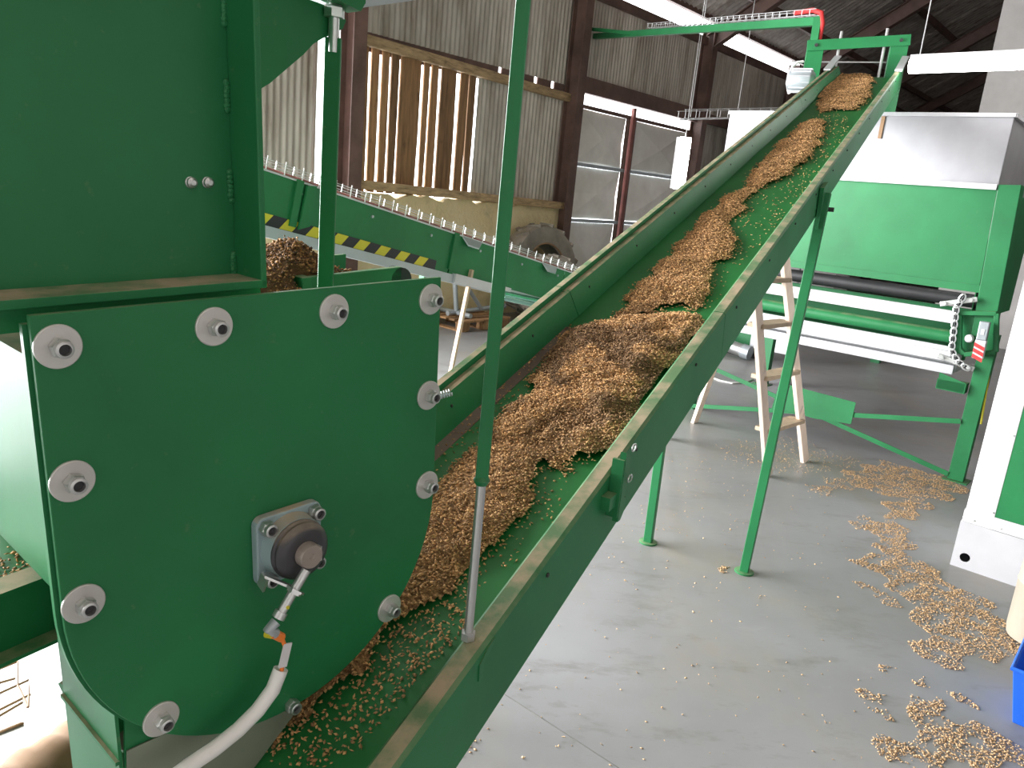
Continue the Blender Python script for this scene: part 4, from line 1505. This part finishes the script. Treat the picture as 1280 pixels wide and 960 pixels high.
# corner post and legs
obj('corner_post', MB().beam(gm(.05, 1.02, .03), gm(.10, 2.02, .03), .13, .13, side=v), M['green'], grad, bevel=.004)
obj('corner_post', MB().beam(gm(V1 + .02, 1.02, .03), gm(V1 + .02, 2.02, .03), .1, .1, side=v), M['green'], grad)
for V_, d_ in ((0.0, 0), (V1 - .03, 0), (0.0, DD), (V1 - .03, DD)):
    lg_ = obj('leg', MB().beam(gm(V_, .008, d_), gm(V_, 1.05, d_), .10, .08, side=v), M['green'], grad, bevel=.003)
    obj('foot_plate', MB().box(gm(V_, .004, d_), v * .08, u * .07, Z * .004), M['green'], lg_)
lf = flr(1094, 453)
obj('rear_leg', MB().beam(A3(lf[0], lf[1], 0), lf + Z * .7, .11, .08, side=v), M['green'], grad)
# bow-tie brace: two flat bars meeting in a gusset
g0_, g1_ = gm(2.08, .42, -.045), gm(.05, .04, -.045)
g2_, g3_ = gm(2.1, .02, -.052), gm(.05, .43, -.052)
obj('brace_bar', MB().beam(g0_, g1_, .035, .006, side=Z), M['green'], grad)
obj('brace_bar', MB().beam(g2_, g3_, .035, .006, side=Z), M['green'], grad)
gq = [(975, 478), (1070, 503), (1064, 530), (1018, 523), (990, 515), (965, 510)]
obj('brace_gusset', MB().prism([hit(x, y, gm(0, 0, -.058), u) for x, y in gq], -u * .006), M['green'], grad)
# side bracket, drive window, cleats and chain
obj('side_bracket', MB().box(gm(.155, .66, -.03), v * .09, u * .05, Z * .035), M['green'], grad)
obj('bracket_lip', MB().prism([gm(.24, .63, -.08), gm(.07, .63, -.08), gm(.07, .70, -.08), gm(.24, .74, -.08)], u * .006), M['green'], grad)
wf = [(1200, 391), (1246, 392), (1245, 440), (1205, 443), (1199, 436)]
fr_ = [hit(x, y, gm(0, 0, -.06), u) for x, y in wf]
cen = sum(fr_) / len(fr_)
for i in range(len(fr_)):
    p_, q_ = fr_[i], fr_[(i + 1) % len(fr_)]
    obj('window_frame', MB().beam(p_, q_, .035, .03, side=u), M['green'], grad, bevel=.004)
obj('guard_plate', MB().prism([cen + (q - cen) * .9 + u * .05 for q in fr_], u * .006), M['green'], grad)
ck = hit(1212, 423, gm(0, 0, -.05), u)
obj('latch', MB().lathe(ck, -u, [(.028, 0), (.028, .02), (.02, .03)], 14), M['white_metal'], grad, smooth=True)
cs = [(1205, 370), (1196, 384), (1194, 402), (1192, 420), (1190, 438), (1198, 452), (1212, 462)]
cq = [hit(x, y, gm(0, 0, -.09), u) for x, y in cs]
chain = obj('drive_chain', MB().path(cq, .012, 6), M['black'], grad, smooth=True)
for i in range(len(cq) - 1):
    for t in (.2, .7):
        p_ = cq[i] * (1 - t) + cq[i + 1] * t
        dd_ = nrm(cq[i + 1] - cq[i])
        ov = [p_ + dd_ * .03 * math.cos(a_) + nrm(np.cross(dd_, u)) * .017 * math.sin(a_) - u * .012 for a_ in np.linspace(0, 2 * math.pi, 10, endpoint=False)]
        obj('chain_link', MB().path(ov, .006, 5, close=True), M['zinc'], chain)
for (xa, ya, xb_, yb_) in ((1175, 380, 1222, 374), (1172, 444, 1218, 462)):
    p_, q_ = hit(xa, ya, gm(0, 0, -.075), u), hit(xb_, yb_, gm(0, 0, -.075), u)
    cp_ = obj('clamp_plate', MB().beam(p_, q_, .035, .012, side=Z), M['zinc'], grad, bevel=.004)
    for t in (.15, .5, .85):
        r_ = p_ * (1 - t) + q_ * t
        obj('clamp_bolt', MB().tube(r_ - u * .004, r_ - u * .03, .012, 6), M['zinc'], cp_)

# taped grey cable box by the corner
sw = [hit(x, y, gm(0, 0, -.13), u) for x, y in ((1232, 402), (1227, 425), (1222, 448))]
swt = thing('limit_switch', sw[2], 'grey switch box with red-white tape fixed to the green corner leg', 'switch')
obj('switch_body', MB().beam(sw[0], sw[1], .06, .05, side=v), M['galv'], swt, bevel=.006)
obj('switch_slot', MB().beam(sw[0] * .6 + sw[1] * .4 - u * .027, sw[0] * .3 + sw[1] * .7 - u * .027, .02, .004, side=v), M['white_metal'], swt)
tb_ = obj('tape_wrap', MB().beam(sw[1], sw[2], .065, .05, side=v), M['white_metal'], swt, bevel=.004)
for k in range(3):
    t = .15 + k * .3
    p_ = sw[1] * (1 - t) + sw[2] * t - u * .0265
    obj('red_stripe', MB().prism([p_ + v * .032, p_ + v * .032 - Z * .025, p_ - v * .032 - Z * .05, p_ - v * .032 - Z * .025], -u * .001), M['red'], tb_)
yc = [hit(x, y, gm(0, 0, -.02), u) for x, y in ((1238, 440), (1236, 470), (1231, 500), (1226, 530))]
tag(obj('yellow_cable', MB().path(yc, .008, 6), M['yellow'], smooth=True), 'thin yellow cable dropping behind the corner leg', 'cable')

# things under the machine
bx = flr(928, 449)
ub = thing('drive_unit', A3(bx[0], bx[1], 0), 'low dark gearbox with chrome cylinder on the floor beyond the ladder', 'gearbox')
obj('gear_case', MB().prism([bx + v * .75 + u * .3, bx + v * .05 + u * .3, bx + v * .05 + u * .3 + Z * .34, bx + v * .2 + u * .3 + Z * .42, bx + v * .75 + u * .3 + Z * .42], u * .3), M['green'], ub, bevel=.01)
obj('pale_case', MB().box(bx - v * .22 + u * .35 + Z * .25, v * .25, u * .15, Z * .13), M['alu'], ub, bevel=.01)
obj('chrome_cylinder', MB().tube(bx + v * .75 + Z * .2, bx + v * .0 + Z * .1, .075, 24), M['zinc'], ub, smooth=True)
obj('end_cap', MB().tube(bx + v * .02 + Z * .1, bx - v * .08 + Z * .09, .085, 20), M['galv'], ub, smooth=True)
obj('base_frame', MB().box(bx + v * .35 + u * .3 + Z * .03, v * .5, u * .12, Z * .03), M['black'], ub)
rp = [flr(x, y, .008) for x, y in ((870, 462), (885, 470), (900, 476), (915, 479), (930, 478), (942, 474))]
tag(obj('rope', MB().path(rp, .010, 6), M['rope'], smooth=True), 'white rope lying slack on the floor behind the ladder', 'rope')

# ------------------------------------------------------------------ timber step ladder
lA, lB = flr(960, 595), flr(1006, 577)
ldx = nrm(lB - lA)
ltop = dep(0, 0, 1) * 0
lean = nrm(np.cross(Z, ldx))
lean = lean if np.dot(lean, FW) > 0 else -lean
lad = thing('step_ladder', (lA + lB) / 2, 'pale timber step ladder standing open behind the conveyor leg', 'ladder')
LH = 1.85
tpA = hit(944, 350, lA, lean)
tpB = hit(979, 305, lB, lean)
tA = lA + (tpA - lA) * (LH / tpA[2])
tB = lB + (tpB - lB) * (LH / tpB[2])
for p_, q_ in ((lA, tA), (lB, tB)):
    obj('rail', MB().beam(p_, q_, .075, .03, side=ldx), M['palewood'], lad, bevel=.004)
for y0 in (350, 406, 470, 536):
    zz = hit(965, y0, lA, lean)[2]
    p_ = lA + (tA - lA) * (zz / LH)
    q_ = lB + (tB - lB) * (zz / LH)
    obj('tread', MB().box((p_ + q_) / 2 + lean * .02, (q_ - p_) / 2 * .97, lean * .055, Z * .013), M['treadwood'], lad)
for fp_, tp_ in ((flr(832, 548), tA), (flr(868, 528), tB)):
    obj('rear_leg', MB().beam(fp_, tp_ + Z * .02, .06, .028, side=ldx), M['palewood'], lad)
obj('top_step', MB().box((tA + tB) / 2 + Z * .02, (tB - tA) / 2 * 1.1, lean * .09, Z * .015), M['treadwood'], lad)

# ------------------------------------------------------------------ right-hand cabinet, canister, blue bin
K0 = flr(1195, 708)


def kb(V, z, d_=0.0):
    return K0 + v * V + Z * z + u * d_


cab = thing('machine_cabinet', kb(-.4, 0, .3), 'tall cabinet of white framing and green panel with a round hole in its base', 'cabinet')
KH, KW, KD = 2.0, .95, .7
hq = hit(1206, 697, kb(0, 0, 0), u)
hV, hZ = (hq - K0) @ v, hq[2]
e0, e1_ = .03 , .03 - KW
bf = MB()                                                  # sheet in two halves cut out round the cable hole
for sg_, ee_ in ((1, e0), (-1, e1_)):
    arc_ = [(hV + sg_ * .024 * math.cos(t), hZ + .024 * math.sin(t)) for t in np.linspace(-math.pi / 2, math.pi / 2, 15)]
    bf.prism([kb(a, b) for a, b in [(hV, .25), (ee_, .25), (ee_, 0), (hV, 0)] + arc_], u * .004)
obj('base_front', bf, M['alu'], cab)
bm2 = MB()
for zc in (.004, .246):
    bm2.box(kb((e0 + e1_) / 2, zc, KD / 2 + .004), v * KW / 2, u * (KD / 2 - .004), Z * .004)
for vc in (e0 - .003, e1_ + .003):
    bm2.box(kb(vc, .125, KD / 2 + .004), v * .003, u * (KD / 2 - .004), Z * .12)
bm2.box(kb((e0 + e1_) / 2, .125, KD - .003), v * KW / 2, u * .003, Z * .12)
obj('base_box', bm2, M['alu'], cab)
obj('frame_stile', MB().box(kb(-.045, (KH + .25) / 2, KD / 2 * .1), v * .065, u * .035, Z * (KH - .25) / 2), M['white_metal'], cab, bevel=.003)
obj('frame_rail', MB().box(kb(-KW / 2 + .03, .285, .035), v * KW / 2 * .99, u * .036, Z * .033), M['white_metal'], cab, bevel=.003)
obj('frame_stile', MB().box(kb(-KW + .1, (KH + .25) / 2, .035), v * .065, u * .035, Z * (KH - .25) / 2), M['white_metal'], cab)
obj('frame_rail', MB().box(kb(-KW / 2 + .03, KH, .035), v * KW / 2, u * .036, Z * .04), M['white_metal'], cab)
obj('green_panel', MB().box(kb(-KW / 2 + .03, (KH + .31) / 2, .012), v * (KW / 2 - .11), u * .010, Z * (KH - .33) / 2), M['green'], cab)
obj('case_body', MB().box(kb(-KW / 2 + .03, (KH + .25) / 2, KD / 2 + .05), v * (KW / 2 - .005), u * (KD / 2 - .05), Z * (KH - .25) / 2), M['alu'], cab)
for z_ in (.34, .75, 1.15, 1.55):
    obj('rivet', MB().lathe(kb(-.10, z_, -.001) + u * .001, -u, [(.006, 0), (.004, .003)], 10), M['zinc'], cab)
for V_ in (-.03, -.15, -.27):
    obj('rivet', MB().lathe(kb(V_, .27, -.001) + u * .001, -u, [(.006, 0), (.004, .003)], 10), M['zinc'], cab)

cn0 = flr(1298, 802)
can = thing('canister', cn0, 'beige plastic canister standing before the white and green cabinet', 'canister')
prof = [(.10, 0), (.125, .012), (.13, .04), (.132, .26), (.135, .265), (.132, .27), (.13, .40), (.11, .45), (.05, .48), (.03, .485), (.03, .51)]
obj('canister_body', MB().lathe(cn0, Z, prof, 36), M['canister'], can, smooth=True)
obj('canister_cap', MB().lathe(cn0 + Z * .505, Z, [(.036, 0), (.036, .03), (.03, .034)], 18), M['blue'], can, smooth=True)
bb0 = flr(1318, 905)
bin_ = thing('blue_bin', bb0, 'blue plastic bin with flared rim on the floor near the canister', 'bin')
m_ = MB()
r0_, r1_ = .13, .17
for i, (r_, z_) in enumerate(((.115, 0), (.155, .22), (.150, .22), (.11, .01))):
    m_.v += [tuple(bb0 + u * r_ * sx + v * r_ * sy + Z * z_) for sx, sy in ((-1, -1), (1, -1), (1, 1), (-1, 1))]
m_.f += [(3, 2, 1, 0)] + [(i * 4 + k, i * 4 + (k + 1) % 4, (i + 1) * 4 + (k + 1) % 4, (i + 1) * 4 + k) for i in range(3) for k in range(4)] + [(12, 13, 14, 15)]
obj('bin_body', m_, M['blue'], bin_, bevel=.004)
obj('bin_rim', MB().path([bb0 + u * .157 * sx + v * .157 * sy + Z * .22 for sx, sy in ((-1, -1), (1, -1), (1, 1), (-1, 1))], .008, 8, close=True), M['blue'], bin_, smooth=True)

# ------------------------------------------------------------------ lower left: wire basket, sack
wb0 = flr(-25, 905)
bas = thing('wire_basket', wb0, 'bare wire cable-tray offcut lying on the floor under the channel conveyor', 'wire tray')
wz = .0
q_ = lambda x, y, z=.12: flr(x, y, z)
lines = [[q_(-30, 848), q_(22, 827), q_(22, 857), q_(35, 884)], [q_(-30, 862), q_(19, 848)], [q_(-30, 880), q_(36, 850), q_(36, 868), q_(35, 884)], [q_(-30, 902), q_(38, 868)], [q_(-30, 912), q_(28, 878)]]
for l_ in lines:
    obj('wire', MB().path(l_, .004, 6), M['rim'], bas)
for s_ in (0.0, .25):
    p_ = q_(-25 + s_ * 10, 880)
    obj('wire', MB().path([p_, A3(p_[0], p_[1], 0.004), A3(p_[0], p_[1], .004) + u * .1], .004, 6), M['rim'], bas)
sk0, sk1 = flr(20, 985, .07), flr(110, 925, .07)
sd2 = nrm(sk1 - sk0)
sack = thing('sack', A3(*((sk0 + sk1) / 2)[:2], 0), 'rolled brown sack lying on the floor below the chute', 'sack')
ns_ = 26
m_ = MB()
ee = nrm(np.cross(sd2, Z))
for i in range(ns_):
    t = i / (ns_ - 1)
    r_ = .07 * (.55 + .45 * min(1, 6 * min(t, 1 - t))) * (1 + .06 * math.sin(i * 2.1))
    for k in range(20):
        a_ = 2 * math.pi * k / 20
        m_.v.append(tuple(sk0 + sd2 * (t * .55 - .1) + (ee * math.cos(a_) * 1.25 + Z * math.sin(a_) * .95) * r_ * (1 + .05 * math.sin(3 * a_ + i))))
for i in range(ns_ - 1):
    for k in range(20):
        k2 = (k + 1) % 20
        m_.f.append((i * 20 + k, i * 20 + k2, (i + 1) * 20 + k2, (i + 1) * 20 + k))
m_.f += [tuple(range(19, -1, -1)), tuple(range((ns_ - 1) * 20, ns_ * 20))]
obj('sack_body', m_, M['sack'], sack, smooth=True)
